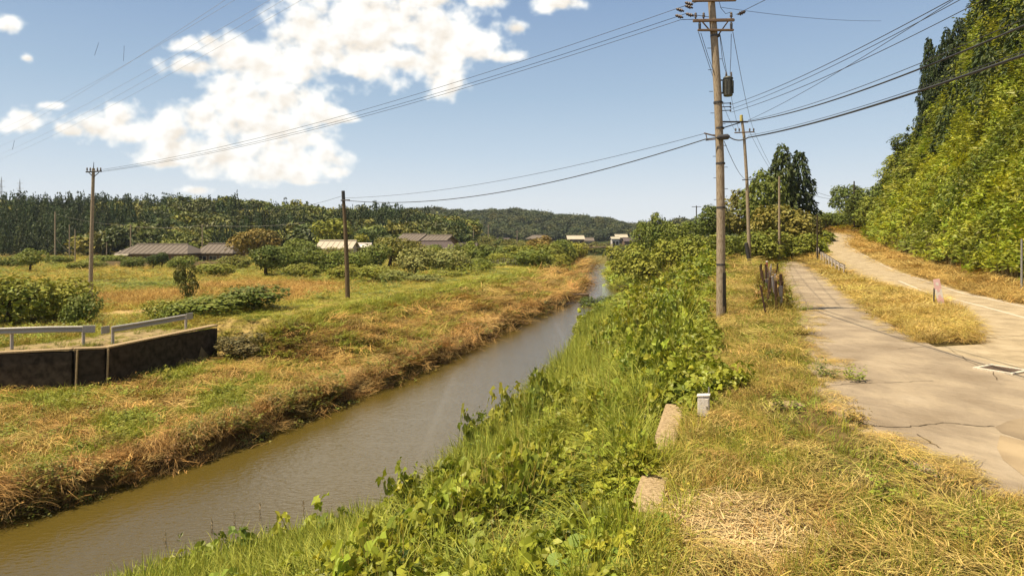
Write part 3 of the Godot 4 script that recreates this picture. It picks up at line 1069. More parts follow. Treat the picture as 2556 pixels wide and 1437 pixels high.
func place(x: float, d: float, step: float) -> void:
	ev(x, d)
	var z := gz
	var s := gs
	var p := Vector3(x, gy - 0.02, -d)
	if z == ROAD and d < 60.0:
		var e := x - tb(XE, d)
		var reach := 0.35 + 1.3 * maxf(0.0, n_mid.get_noise_2d(x * 0.5 + 500.0, d * 0.5)) + 0.5 * n_fine.get_noise_2d(x, d)
		var isl := tb(XSR, d) - x if d > 18.6 and x < tb(XSR, d) + 0.01 else 99.0
		if e < reach and rng.randf() < 0.5 or isl < 0.5 and rng.randf() < 0.4:
			add_plant("verge", "mat" if rng.randf() < 0.7 else "tuft", p + Vector3(0, 0.03, 0), rv(0.2, 0.4) * maxf(1.0, step * 3.0), rv(0.03, 0.09), jit(STRAW.lerp(OCHRE, rng.randf() * 0.6), 0.3, 0.1), 0.05)
		return
	if z == WATER or z == ROAD or z == HILL or z == FAR:
		return
	var dry := n_low.get_noise_2d(x, d)
	var mid := n_mid.get_noise_2d(x * 1.3 + 50.0, d * 1.3)
	var r := rng.randf()
	var w := step * 2.7
	match z:
		LBANK:
			if s < 1.3:
				# plants hanging over the water
				var leafy := sm(0.1, -0.2, mid) * lerpf(1.1, 0.4, sm(20.0, 40.0, d))
				if r < leafy:
					add_plant("bank", "herb", p + Vector3(0.1, 0.0, 0), maxf(0.6, w), rv(0.4, 0.7), jit(GREEN.lerp(BROWN, rng.randf() * 0.6), 0.25, 0.1), 0.5)
				elif r < leafy + 0.12:
					add_plant("bank", "tuft", p + Vector3(0.1, 0.0, 0), maxf(0.6, w), rv(0.4, 0.7), jit(BROWN, 0.25, 0.1), 0.5)
				add_plant("bank", "dry" if rng.randf() < 0.6 else "mat", p + Vector3(0.12, 0.05, 0), maxf(0.62, w), rv(0.28, 0.5), jit(TAN.lerp(STRAW * 0.85, rng.randf() * 0.8).lerp(BROWN, rng.randf() * 0.5), 0.3, 0.1), 0.7)
				return
			var straw := sm(30.0, 46.0, d + mid * 14.0)
			var green := sm(0.02, 0.32, mid * 0.9 - dry * 0.25) * (1.0 - 0.55 * straw)
			if d > 31.0:
				green = maxf(green, sm(5.0, 6.8, s))
			var q := rng.randf()
			if q < green * 0.85:
				add_plant("bank", "herb" if d < 34.0 and r < 0.5 else "turf", p, maxf(0.55, w), rv(0.22, 0.42) * (1.0 + step * 0.3), jit(GREEN.lerp(YGREEN, 0.35 + 0.65 * rng.randf()), 0.22, 0.1), 0.3)
			elif q < green * 0.72 + 0.16 + 0.22 * (1.0 - straw) * sm(0.1, -0.25, mid):
				add_plant("bank", "tuft", p, maxf(0.55, w * 0.9), rv(0.2, 0.36), jit(BROWN.lerp(OCHRE, rng.randf()).lerp(TAN, rng.randf() * 0.6), 0.25, 0.1), 0.3)
			elif q < 0.68:
				add_plant("bank", "dry", p, maxf(0.6, w), rv(0.22, 0.42) * (1.0 + step * 0.35), jit(TAN.lerp(OCHRE, rng.randf() * 0.7).lerp(STRAW, rng.randf() * 0.3 + 0.3 * straw), 0.3, 0.1), 0.4)
			elif q < 0.84:
				add_plant("bank", "mat", p, maxf(0.75, w * 1.2), rv(0.2, 0.36) * (1.0 + step * 0.35), jit(TAN.lerp(STRAW * 0.85, rng.randf() * 0.7).lerp(OCHRE * 0.85, rng.randf() * 0.5), 0.3, 0.1), 0.5)
			else:
				add_plant("bank", "turf", p, maxf(0.5, w), rv(0.2, 0.4) * (1.0 + step * 0.3), jit(OCHRE.lerp(YGREEN, rng.randf()), 0.22, 0.08), 0.3)
		CREST:
			var track := absf(s - 8.7) < 0.35 or absf(s - 10.2) < 0.3
			if track and r < 0.8:
				return
			add_plant("levee", "turf", p, maxf(0.4, w), rv(0.10, 0.2) * (1.0 + step * 0.3), jit(YGREEN.lerp(OCHRE, sm(-0.3, 0.3, mid) * 0.7), 0.2))
			if r < 0.10:
				add_plant("levee", "herb", p, maxf(0.4, w), rv(0.15, 0.3), jit(GREEN, 0.2))
		LEDGE:
			var wx := tb(WX, d)
			if r < 0.12 or wx - x < 0.5 and r < 0.5 or wx - x > 3.0:
				add_plant("levee", "turf", p, 0.4, rv(0.12, 0.3), jit(YGREEN.lerp(GREEN, rng.randf()), 0.2))
		FIELD:
			var k := field_kind(x, d)
			if k == 2:
				if r < 0.25:
					add_plant("field", "turf", p, w, 0.12, jit(STRAW))
				return
			if k == 3:
				if r < 0.10:
					add_plant("field", "herb", p, w, 0.3, jit(YGREEN))
				return
			if k == 1:
				add_plant("field", "dry", p, maxf(0.6, w), rv(0.4, 0.75), jit(TAN.lerp(OCHRE, rng.randf() * 0.8).lerp(STRAW, 0.25), 0.2), 0.3)
				return
			if k == 4:
				add_plant("field", "herb", p, maxf(0.6, w), rv(0.3, 0.5), jit(GREEN.lerp(YGREEN, 0.3), 0.2))
				return
			var wet := sm(-0.25, 0.35, dry + mid * 0.5)
			if r < 0.5 - wet * 0.3:
				add_plant("field", "dry", p, maxf(0.6, w), rv(0.3, 0.6), jit(OCHRE.lerp(TAN, rng.randf() * 0.6), 0.2), 0.3)
			elif r < 0.86:
				add_plant("field", "turf", p, maxf(0.5, w), rv(0.2, 0.4), jit(YGREEN.lerp(OCHRE, rng.randf() * 0.7), 0.2))
			else:
				add_plant("field", "herb", p, maxf(0.6, w), (rv(0.3, 0.7) + wet * 0.4) * (1.0 + 0.9 * sm(56.0, 75.0, d) * sm(-14.0, -2.0, x)), jit(GREEN.lerp(YGREEN, rng.randf()), 0.3))
		RBANK:
			var xc := tb(XC, d)
			var up := xc - x
			var reedy := 0.8 * sm(3.6, 1.8, s) if d < 72.0 else (1.0 if d > 86.0 and s < 12.0 else 0.0)
			if d > 50.0 and d < 72.0:
				reedy = 0.0
			if d < 13.5 and x < -2.0:
				reedy = 1.15 * (1.0 - sm(3.5, 6.0, s))
			if r < reedy * 0.8:
				var hh := (rv(0.6, 1.0) if d < 13.5 else rv(0.9, 1.6)) if d < 72.0 else rv(0.6, 1.1)
				add_plant("reeds", "reed", p, maxf(0.95, w * 0.9), hh, jit(REED.lerp(YGREEN, rng.randf() * 0.4), 0.3), 0.3)
				return
			# the top of the old bank wall stays clear
			var cope := absf(x - (0.3165 * d - 0.94))
			if d < 13.4 and (d > 9.75 and cope < 0.5 or d < 9.3 and d > 7.35 and cope < 0.42):
				return
			if d < 8.0:
				for q in [[1.0, 6.5], [1.46, 7.0], [0.85, 7.2], [0.57, 6.7]]:
					if Vector2(x - q[0], d - q[1] + 0.12).length() < 0.24:
						return
			if d < 13.4 and cope < 0.42:
				add_plant("bank_right", "vine" if r < 0.5 else "turf", Vector3(x, EY - 3.34, -d), 0.5, rv(0.4, 0.8), jit(VINE.lerp(YGREEN, rng.randf() * 0.7), 0.3, 0.14), 0.4)
				return
			var low_here := d < 13.4 and x > 0.3165 * d - 1.5
			var lump := n_mid.get_noise_2d(x * 0.9 + 200.0, d * 0.9)
			if lump < -0.22 and r < 0.75:
				return
			var c := VINE.lerp(GREEN, rng.randf() * 0.8).lerp(YGREEN, sm(0.0, 0.4, dry) * 0.5).lerp(DEEP, sm(0.1, 0.4, -mid) * 0.6)
			var tall := (0.65 + 0.85 * sm(-0.2, 0.45, lump)) * (1.0 + 0.45 * sm(13.0, 17.0, d) * sm(40.0, 30.0, d)) * (1.0 + 0.9 * sm(34.0, 60.0, d))
			if d > 50.0 and d < 80.0 and s < 6.0:
				tall *= 0.3
			if low_here:
				tall = 0.7
			if d < 34.0 and rng.randf() < (0.14 + 0.6 * sm(-0.1, 0.2, mid)):
				if low_here and r < 0.7:
					return
				add_plant("bank_right", "arch", p, rv(0.8, 1.2), rv(0.55, 0.9) * minf(tall, 1.3), jit(REED.lerp(YGREEN, rng.randf() * 0.6), 0.25), 0.3)
			else:
				var near := sm(20.0, 8.0, d)
				add_plant("bank_right", "vine", p, maxf(0.72 + 0.2 * rng.randf(), w * 1.05), rv(0.6, 1.3) * tall, jit(c, 0.3, 0.14), 0.35)
				if rng.randf() < 0.35:
					add_plant("bank_right", "herb", p + Vector3(0, 0.12, 0), maxf(0.55, w * 0.7), rv(0.5, 0.85) * tall, jit(DEEP.lerp(VINE, rng.randf()), 0.3), 0.3)
				elif rng.randf() < 0.12 and not low_here:
					add_plant("bank_right", "dry", p + Vector3(0, 0.1, 0), maxf(0.6, w * 0.8), rv(0.7, 1.1) * tall, jit(OCHRE.lerp(STRAW, rng.randf()), 0.2), 0.3)
		VERGE:
			if d > 66.0:
				add_plant("bank_right", "vine", p, w * 0.9, rv(0.9, 1.8), jit(GREEN.lerp(VINE, rng.randf()), 0.2), 0.3)
				return
			if s < 0.30 + 0.45 * n_fine.get_noise_2d(x * 2.0, d * 2.0):
				if r < 0.7:
					return
			var cope := absf(x - (0.3165 * d - 0.94))
			if d < 13.3 and d > 7.6 and cope < (0.36 if d > 9.9 or d < 9.3 and d > 7.5 else 0.0):
				return
			if d < 13.3 and cope < 0.42:
				add_plant("verge", "turf" if r < 0.6 else "tuft", Vector3(x, EY - 3.34, -d), 0.42, rv(0.3, 0.55), jit(YGREEN.lerp(OCHRE, rng.randf() * 0.7), 0.3, 0.14), 0.4)
				return
			var from_c := x - tb(XC, d)
			var lush := sm(0.9, 0.2, from_c - 1.2 * n_mid.get_noise_2d(x * 0.7, d * 0.7 + 70.0) - 0.35 * sm(12.0, 13.5, d) * sm(19.0, 15.0, d)) * sm(12.0, 13.5, d) * (1.0 - 0.6 * sm(19.0, 24.0, d))
			if rng.randf() < lush:
				add_plant("bank_right", "vine", p, maxf(0.7, w), rv(0.5, 1.0), jit(VINE.lerp(GREEN, rng.randf()), 0.25), 0.3)
				return
			var swirl := Vector2((x - 2.7) / 0.75, (d - 7.3) / 0.75).length()
			if swirl + 0.5 * mid < 1.0:
				var a := atan2(d - 7.3, x - 2.7)
				if r < 0.6:
					add_plant("verge", "mat", p + Vector3(0, -0.02, 0), 0.55, 0.16, jit(Color(0.58, 0.43, 0.21), 0.25))
				if r > 0.2:
					return
			var bare := sm(0.30, 0.45, n_mid.get_noise_2d(x * 0.6 + 300.0, d * 0.6))
			if r < bare * 0.8:
				return
			if d > 25.0 and d < 46.0 and s > 0.2 and s < 1.6 and r < 0.5:
				add_plant("verge", "vine" if r < 0.25 else "dry", p, 0.7, rv(0.7, 1.3), jit(GREEN.lerp(BROWN, rng.randf()), 0.3), 0.3)
				return
			var green := 0.5 + 0.5 * sm(-0.25, 0.3, mid + dry * 0.4)
			green = clampf(green + sm(1.4, 0.3, s) * 0.3, 0.0, 1.0)
			var q := rng.randf()
			var ws := maxf(0.34, w * 0.9)
			var hs := 1.0 + step * 0.8
			if q < 0.16:
				add_plant("verge", "mat", p, ws * 1.4, rv(0.15, 0.3) * hs, jit((STRAW * 0.72).lerp(OCHRE * 0.85, rng.randf() * 0.8), 0.3, 0.1), 0.3)
			elif q < 0.16 + 0.36 * green:
				add_plant("verge", "turf", p, ws, rv(0.14, 0.30) * hs, jit(YGREEN.lerp(GREEN, rng.randf() * 0.6), 0.3, 0.12), 0.3)
			elif q < 0.16 + 0.70 * green:
				add_plant("verge", "tuft", p, ws * 1.1, rv(0.12, 0.26) * hs, jit(GREEN.lerp(YGREEN, rng.randf()), 0.3, 0.1), 0.3)
			elif q < 0.90:
				add_plant("verge", "dry", p, ws * 1.2, rv(0.18, 0.34) * hs, jit((STRAW * 0.85).lerp(OCHRE * 0.9, rng.randf()).lerp(TAN, rng.randf() * 0.5), 0.3, 0.1), 0.4)
			elif q < 0.96:
				add_plant("verge", "tuft", p, ws * 1.1, rv(0.15, 0.3) * hs, jit(BROWN.lerp(OCHRE, rng.randf()), 0.3, 0.1), 0.3)
			else:
				add_plant("verge", "turf", p, ws * 0.8, rv(0.35, 0.6), jit(YGREEN.lerp(OCHRE, rng.randf()), 0.2), 0.2)
		ISLAND:
			if s < 0.15 and r < 0.6:
				return
			add_plant("island", "mat" if r < 0.4 else ("dry" if r < 0.75 else "turf"), p, maxf(0.5, w * 1.1), rv(0.18, 0.36), jit(STRAW.lerp(OCHRE, rng.randf()), 0.2, 0.1), 0.3)
		STRIP:
			if s < 0.2 and r < 0.7:
				return
			add_plant("island", "mat" if r < 0.35 else ("dry" if r < 0.8 else "tuft"), p, maxf(0.5, w), rv(0.3, 0.55), jit(TAN.lerp(STRAW, rng.randf()).lerp(OCHRE, 0.3), 0.2, 0.1), 0.4)

func scatter_hill() -> void:
	rng.seed = 99
	var d := 27.0
	while d < 150.0:
		var step := clampf(d * 0.0125, 0.42, 1.5)
		var x0 := tb(XMR, d) + 2.8
		var u := 0.0
		while u < 34.0:
			var x := x0 + u + rv(-0.3, 0.3) * step
			var dd := d + rv(-0.5, 0.5) * step
			if absf(x) < 0.84 * dd + 3.0:
				ev(x, dd)
				if gz == HILL:
					var m := n_mid.get_noise_2d(x * 0.8, gy * 0.8 + dd * 0.3)
					var lo := n_low.get_noise_2d(x * 1.4 + 30.0, gy * 2.0 + dd)
					if m < -0.28 and rng.randf() < 0.6:
						u += step * 0.4
						continue
					var c := (VINE * 1.08).lerp(DEEP, sm(0.0, 0.45, lo + 0.3 * m) * 0.7).lerp(YGREEN, sm(0.1, 0.5, m) * 0.6)
					c = c.lerp(DEEP, 0.25 * sm(13.0, 19.0, gy + 4.0 * lo))
					if gy > 14.0 and rng.randf() < 0.022:
						add_plant("hill", "conifer", Vector3(x, gy, -dd), rv(2.2, 3.2), rv(4.0, 6.5), jit(Color(0.06, 0.085, 0.026), 0.25), 0.06)
					var h := rv(1.3, 2.2) if u > 1.0 else rv(1.0, 1.6)
					add_plant("hill", "thicket", Vector3(x, gy + m * 0.5, -dd), rv(1.1, 1.7) * maxf(1.0, step * 1.5), h, jit(c, 0.35, 0.14), 0.7)
			u += step * ((0.40 if u < 14.0 else 0.7) if d < 80.0 else 0.7)
		d += step
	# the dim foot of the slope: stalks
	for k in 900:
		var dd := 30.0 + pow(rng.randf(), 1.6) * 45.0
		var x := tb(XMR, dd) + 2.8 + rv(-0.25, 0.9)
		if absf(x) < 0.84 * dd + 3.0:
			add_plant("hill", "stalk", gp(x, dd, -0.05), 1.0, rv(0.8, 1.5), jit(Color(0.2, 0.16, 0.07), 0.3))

func scatter_forest() -> void:
	rng.seed = 1234
	# near wooded ridge: conifers on top and in stands, broadleaves between
	var d := 163.0
	while d < 300.0:
		var step := 4.2 if d < 215.0 else 4.6
		var x := -0.86 * d - 8.0
		while x < 0.16 * d:
			var xx := x + rv(-0.5, 0.5) * step
			var dd := d + rv(-0.5, 0.5) * step
			ev(xx, dd)
			var px := CX + xx / dd * F
			if px < 1170.0 and gy > 1.9 and gz == FAR:
				var con := sm(-0.1, 0.12, n_low.get_noise_2d(xx * 0.6, dd * 0.6) + (0.24 if px < 420.0 else -0.2) + (0.15 if dd > 225.0 and px < 430.0 else 0.0))
				if rng.randf() < con:
					add_plant("wood", "conifer", Vector3(xx, gy - 0.3, -dd), rv(3.4, 5.0), rv(6.5, 11.0), jit(Color(0.062, 0.086, 0.028), 0.4, 0.15), 0.04)
				else:
					var c := Color(0.075, 0.092, 0.024).lerp(Color(0.21, 0.21, 0.04), pow(rng.randf(), 2.6) + 0.5 * sm(0.1, 0.4, n_low.get_noise_2d(xx * 0.5 + 400.0, dd * 0.5)))
					add_plant("wood", "wood_tree", Vector3(xx, gy - 0.5, -dd), rv(6.0, 11.0), rv(5.5, 9.5), jit(c, 0.3, 0.15), 0.08)
			x += step
		d += step * 0.9
	# hedges and gardens between the far houses
	d = 172.0
	while d < 420.0:
		var step := 3.2 + (d - 172.0) * 0.012
		var x := -0.12 * d
		while x < 0.24 * d:
			var xx := x + rv(-0.5, 0.5) * step
			var dd := d + rv(-0.5, 0.5) * step
			ev(xx, dd)
			if gz == FAR and gy < 6.0 and n_mid.get_noise_2d(xx * 0.12, dd * 0.12) > -0.12 and not (xx > tb(XL, dd) - 2.0 and xx < tb(XR, dd) + 1.0 and dd < 195.0):
				add_plant("village", "wood_tree", Vector3(xx, gy - 0.4, -dd), rv(2.6, 4.6), rv(1.8, 3.6), jit(Color(0.12, 0.13, 0.03).lerp(Color(0.24, 0.23, 0.05), rng.randf() * rng.randf()), 0.25, 0.15), 0.08)
			x += step
		d += step
	# the far ridge
	d = 470.0
	while d < 690.0:
		var step := 8.5
		var x := -0.16 * d
		while x < 0.40 * d:
			var xx := x + rv(-0.5, 0.5) * step
			var dd := d + rv(-0.5, 0.5) * step
			ev(xx, dd)
			if gy > 3.0:
				add_plant("wood_far", "wood_tree", Vector3(xx, gy - 0.8, -dd), rv(9.0, 13.0), rv(7.0, 11.0), jit(Color(0.06, 0.075, 0.03).lerp(Color(0.12, 0.125, 0.04), pow(rng.randf(), 3.0)), 0.25), 0.08)
			x += step
		d += step

func flush_plants() -> void:
	var kinds := {
		"reed": func(k): return blade_clump(100 + k, 38, 0.26, 0.45, 1.1, 0.020, 0.040, 0.6, 0.75, 5, 0.10),
		"arch": func(k): return blade_clump(110 + k, 46, 0.12, 0.7, 1.4, 0.013, 0.026, 0.95, 1.3, 6, 0.12),
		"dry": func(k): return blade_clump(120 + k, 54, 0.40, 0.4, 1.2, 0.011, 0.022, 1.3, 0.8, 3, 0.16, Color(0.45, 0.40, 0.38)),
		"turf": func(k): return blade_clump(130 + k, 50, 0.45, 0.35, 1.2, 0.016, 0.034, 0.9, 0.7, 3, 0.15, Color(1.5, 1.25, 1.6)),
		"mat": func(k): return mat_clump(135 + k),
		"tuft": func(k): return herb_clump(138 + k, 12, 7, 0.45, 0.3, 1.0, 0.09, 0.17, 0.5),
		"vine": func(k): return vine_clump(140 + k, 42, 0.55, 0.65, 0.085, 0.155),
		"herb": func(k): return herb_clump(150 + k, 9, 9, 0.40, 0.4, 1.0, 0.13, 0.26, 0.5),
		"thicket": func(k): return herb_clump(160 + k, 10, 10, 0.45, 0.35, 0.95, 0.20, 0.36, 0.40),
		"stalk": func(k): return blade_clump(170 + k, 9, 0.5, 0.7, 1.2, 0.02, 0.035, 0.2, 0.1, 3, 0.3),
		"conifer": func(k): return cedar_mesh(180 + k, 190, 0.13, 0.75),
		"wood_tree": func(k): return crown_mesh(190 + k, 9, 170, 0.13, 0.05, 0.17, 0.3),
	}
	var names := {
		"bank": ["bank_grass", "half dried weeds and straw grass covering the left river bank", "weeds", "dry"],
		"levee": ["levee_grass", "short yellow green grass on the levee track", "grass", "grass"],
		"field": ["field_grass", "mixed dry and green grass of the fields beyond the levee", "grass", "grass"],
		"reeds": ["reeds", "tall green reeds along the water edge", "reeds", "grass"],
		"bank_right": ["bank_vines", "green vines and arching grass covering the right river bank", "vines", "leaf"],
		"verge": ["verge_grass", "dry straw and green grass between river bank and side road", "grass", "dry"],
		"island": ["roadside_grass", "straw coloured dry grass beside the country road", "grass", "dry"],
		"hill": ["hill_thicket", "dense leafy thicket covering the steep hillside by the road", "undergrowth", "leaf"],
		"village": ["village_greenery", "hedges and garden shrubs between the far village houses", "shrubs", "tree"],
		"wood": ["hillside_forest", "dark mixed forest on the ridge behind the fields", "forest", "tree"],
		"wood_far": ["distant_forest", "bluish forest on the far ridge behind the village", "forest", "tree"],
	}
	var made := {}
	var total := 0
	for b in names:
		var root := thing(names[b][0], names[b][1], names[b][2])
		root.set_meta("kind", "stuff")
		for key in bins:
			var q: PackedStringArray = key.split("|")
			if q[0] != b:
				continue
			var mk := q[1] + q[2]
			if not made.has(mk):
				made[mk] = (kinds[q[1]] as Callable).call(int(q[2]))
			var mat: Material = M.dry if q[1] in ["dry", "stalk", "mat"] else (M.leaf if q[1] in ["vine", "thicket", "herb", "tuft"] else (M.tree if q[1] in ["conifer", "wood_tree"] else M.grass))
			multi(q[1], made[mk], mat, bins[key][0], bins[key][1], root)
			total += bins[key][0].size()
	print("plants ", total)


# ------------------------------------------------------------------ trees and bushes as things
var tree_parts := {}

func tree(called: String, kind: String, px: float, top: float, wpx: float, d: float, col: Color, label: String, category := "tree", group := "", sink := 0.0) -> void:
	if tree_parts.is_empty():
		for k in 3:
			tree_parts["round%d" % k] = [crown_mesh(300 + k, 13, 900, 0.052, 0.14, 0.13, 0.24), trunk_mesh(310 + k, 0.6, 0.032, 5, 0.3)]
			tree_parts["bush%d" % k] = [crown_mesh(320 + k, 12, 800, 0.060, -0.06, 0.16, 0.28), trunk_mesh(330 + k, 0.5, 0.03, 5, 0.3)]
			tree_parts["cedar%d" % k] = [cedar_mesh(340 + k, 2600, 0.07, 0.6), trunk_mesh(350 + k, 0.92, 0.022, 0, 0.1)]
			tree_parts["loose%d" % k] = [crown_mesh(360 + k, 16, 640, 0.06, 0.08, 0.09, 0.17), trunk_mesh(370 + k, 0.7, 0.026, 7, 0.34)]
	var pk := kind + str(taken.size() % 3)
	if kind == "cedar":
		pk = "cedar" + str(int(px) % 3)
	var x := xa(px, d)
	var base := gp(x, d, -0.05 - sink)
	var h := EY - (top - HY) / F * d - base.y
	h = maxf(h * (1.1 if kind != "cedar" else 1.0), 2.2 if called.begins_with("hillside") else 0.7)
	if kind == "bush":
		h *= 1.18
	var w := wpx / F * d * (1.25 if kind != "cedar" else 1.0)
	var o := thing(called, label, category, base, group, fmod(px * 0.37, TAU))
	var key := "tree_%.3f_%.3f_%.3f" % [col.r, col.g, col.b]
	if not M.has(key):
		var m := leaf_mat(0.6, 0.5, 0.3)
		m.albedo_color = Color(col.r, col.g, col.b).linear_to_srgb()
		M[key] = m
	var t := put("trunk", tree_parts[pk][1], M.bark, o)
	var c := put("crown", tree_parts[pk][0], M[key], o)
	for q in [t, c]:
		q.scale = Vector3(w, h, w)

func build_trees() -> void:
	var g := Color(0.185, 0.215, 0.036)
	var dk := Color(0.085, 0.115, 0.026)
	var pale := Color(0.29, 0.29, 0.09)
	var br := Color(0.27, 0.20, 0.05)
	var yl := Color(0.34, 0.32, 0.045)
	var cd := Color(0.055, 0.08, 0.026)
	# fields beyond the levee
	tree("field_tree", "round", 75, 622, 72, 95, g, "small green tree with yellow green top near the left field edge")
	tree("field_tree", "round", 382, 632, 34, 105, dk, "left one of two dark small trees before the long grey house")
	tree("field_tree", "round", 402, 626, 40, 106, dk, "right one of two dark small trees before the long grey house")
	tree("field_tree", "round", 668, 606, 112, 84, dk.lerp(g, 0.4), "dark round tree on a visible trunk above the dry field")
	tree("field_tree", "round", 638, 563, 128, 132, br, "wide brownish tree rising right of the second grey house")
	tree("field_tree", "round", 748, 590, 92, 126, g, "green tree between the brownish tree and the greenhouse")
	tree("field_tree", "loose", 850, 543, 128, 142, yl.lerp(g, 0.5), "tall light green tree right behind the levee pole")
	tree("field_tree", "round", 905, 566, 80, 146, dk, "dark tree behind the right end of the pale greenhouse")
	tree("field_bush", "bush", 815, 628, 84, 92, g, "green bush just left of the levee pole foot", "bush")
	tree("field_bush", "bush", 895, 638, 76, 88, g, "green bush just right of the levee pole", "bush")
	tree("field_tree", "round", 975, 592, 118, 112, br.lerp(g, 0.5), "broad olive tree left of the three grey roofs")
	tree("field_bush", "bush", 1040, 628, 104, 84, pale, "pale leafy bush below the grey gable house", "bush")
	tree("field_bush", "bush", 1132, 632, 96, 82, pale, "pale leafy bush right of the grey gable house", "bush")
	tree("field_tree", "loose", 1178, 602, 86, 118, g, "loose green tree right of the long dark roof")
	tree("field_tree", "loose", 1232, 610, 96, 110, g.lerp(dk, 0.4), "flat topped dark green tree above the wooden stakes")
	tree("field_tree", "round", 1300, 612, 84, 116, yl.lerp(g, 0.4), "yellow green tree right of the wooden stakes")
	tree("field_tree", "loose", 1345, 588, 84, 132, br, "brown and green tree topping the village hedge")
	tree("field_bush", "bush", 1335, 630, 104, 94, g, "dense green bush at the levee end of the field", "bush")
	tree("field_tree", "round", 1405, 598, 66, 122, g, "green tree where levee and river meet")
	tree("field_bush", "bush", 1060, 690, 92, 62, pale.lerp(g, 0.4), "low silvery green bush beside the levee track", "bush")
	tree("field_bush", "bush", 945, 668, 104, 70, yl.lerp(g, 0.5), "low yellow green bush right of the levee pole foot", "bush")
	tree("field_bush", "bush", 728, 634, 80, 96, g, "green bush right of the dark round tree", "bush")
	tree("field_bush", "bush", 540, 662, 90, 82, yl.lerp(g, 0.6), "low bush between vine covered stump and dark round tree", "bush")
	tree("field_bush", "bush", 1190, 650, 90, 86, g, "low green bush in front of the wooden stakes", "bush")
	tree("field_bush", "bush", 270, 640, 90, 120, g, "hedge bush left of the pale garden wall", "bush")
	tree("field_bush", "bush", 150, 640, 60, 125, g, "hedge bush below the tall thin pole with hanging cable", "bush")
	tree("field_bush", "bush", 1250, 636, 70, 100, yl.lerp(g, 0.4), "yellow green bush behind the wooden stakes", "bush")
	tree("field_bush", "bush", 1440, 612, 60, 150, yl, "yellowish bush on the bank at the river bend", "bush")
	tree("field_bush", "bush", 1395, 640, 60, 104, yl.lerp(g, 0.3), "bright bush on the levee edge near the river bend", "bush")
	tree("field_tree", "round", 460, 605, 60, 142, g, "garden tree between the two long grey houses")
	tree("field_tree", "round", 1085, 610, 60, 128, g, "dark garden tree in front of the three grey roofs")
	for q in [
		[700, 622, 90, 100, g, "green shrub between the dark round tree and the greenhouse"], [780, 610, 80, 108, dk.lerp(g, 0.5), "dark shrub at the left corner of the greenhouse"], [850, 620, 80, 104, g.lerp(br, 0.4), "olive shrub in front of the greenhouse wall"],
		[925, 612, 90, 104, g.lerp(dk, 0.3), "green shrub below the white greenhouse annex"], [1010, 606, 90, 118, g.lerp(br, 0.5), "olive shrub left of the grey gable house"], [1090, 622, 80, 100, yl.lerp(g, 0.6), "shrub hiding the front of the grey gable house"],
		[1150, 612, 80, 110, g, "shrub before the long low dark roof"], [1270, 616, 80, 120, dk.lerp(g, 0.5), "dark shrub behind the middle of the wooden stakes"], [1375, 612, 80, 118, g.lerp(yl, 0.3), "shrub left of the last tree before the river"],
		[590, 640, 80, 104, g.lerp(br, 0.3), "shrub in front of the second grey house"], [450, 640, 70, 104, g, "shrub before the right half of the long grey house"], [330, 642, 60, 108, g.lerp(dk, 0.4), "shrub before the left half of the long grey house"],
		[855, 662, 90, 76, yl.lerp(g, 0.4), "low bright shrub behind the levee pole foot"], [1000, 676, 110, 66, g.lerp(pale, 0.4), "low shrub thicket left of the silvery bush"], [1110, 676, 90, 70, g.lerp(yl, 0.5), "low shrub thicket right of the silvery bush"],
		[30, 640, 70, 112, g.lerp(dk, 0.4), "shrub at the left edge before the forest"], [210, 650, 90, 104, g.lerp(yl, 0.3), "low shrub behind the field pole"], [760, 660, 90, 80, g.lerp(yl, 0.4), "low shrub right of the dry slope"],
		[1300, 640, 80, 100, g.lerp(dk, 0.3), "dark shrub before the yellow green tree"], [1420, 622, 50, 126, g.lerp(yl, 0.5), "shrub where the levee narrows"],
	]:
		tree("field_shrub", "bush", q[0], q[1], q[2], q[3], q[4], q[5], "shrub")
	# by the retaining wall
	tree("field_bush", "bush", 20, 690, 190, 37, g.lerp(yl, 0.35), "large bush at the left above the near guardrail", "bush")
	tree("field_bush", "bush", 130, 702, 170, 38.5, g.lerp(yl, 0.6), "large yellow green bush left of the field pole foot", "bush")
	tree("field_bush", "bush", 196, 738, 90, 36, dk.lerp(g, 0.6), "small dark bush touching the field pole foot", "bush")
	tree("field_bush", "bush", 620, 716, 170, 38, dk.lerp(g, 0.5), "dense dark green bush on the levee beyond the guardrail end", "bush")
	tree("field_bush", "bush", 500, 742, 190, 36, g, "spreading green bush behind the guardrail end plate", "bush")
	tree("field_bush", "bush", 425, 752, 110, 37, g.lerp(yl, 0.4), "low green bush behind the middle of the right guardrail", "bush")
	tree("vine_stump", "loose", 465, 655, 52, 48, dk.lerp(br, 0.3), "tall narrow stump wrapped in dark vines", "stump")
	tree("bank_bush", "bush", 604, 838, 120, 31.5, Color(0.17, 0.14, 0.055), "low brown withered bush at the end of the concrete wall", "bush")
	# right of the river
	tree("bank_tree", "loose", 1655, 530, 84, 100, g.lerp(dk, 0.3), "wind shaped tree alone above the right bank thicket")
	tree("bank_tree", "round", 1605, 555, 76, 112, g, "low green tree at the far end of the right bank")
	tree("bank_tree", "round", 1715, 556, 110, 92, g, "green tree left of the tall utility pole")
	tree("bank_tree", "round", 1775, 516, 110, 88, g.lerp(dk, 0.5), "dark green tree right behind the tall utility pole")
	tree("bank_tree", "round", 1845, 480, 130, 84, br.lerp(dk, 0.5), "brownish tree between the two utility poles")
	tree("bank_tree", "round", 1905, 432, 120, 80, g.lerp(dk, 0.35), "large broadleaf tree left of the two cedars")
	tree("cedar_tree", "cedar", 1952, 357, 124, 84, cd.lerp(g, 0.25), "taller left cedar of the pair beside the road bend")
	tree("cedar_tree", "cedar", 1996, 374, 118, 86, cd, "darker right cedar of the pair beside the road bend")
	tree("bank_tree", "round", 1950, 500, 150, 74, br.lerp(g, 0.4), "olive broadleaf tree at the feet of the cedars")
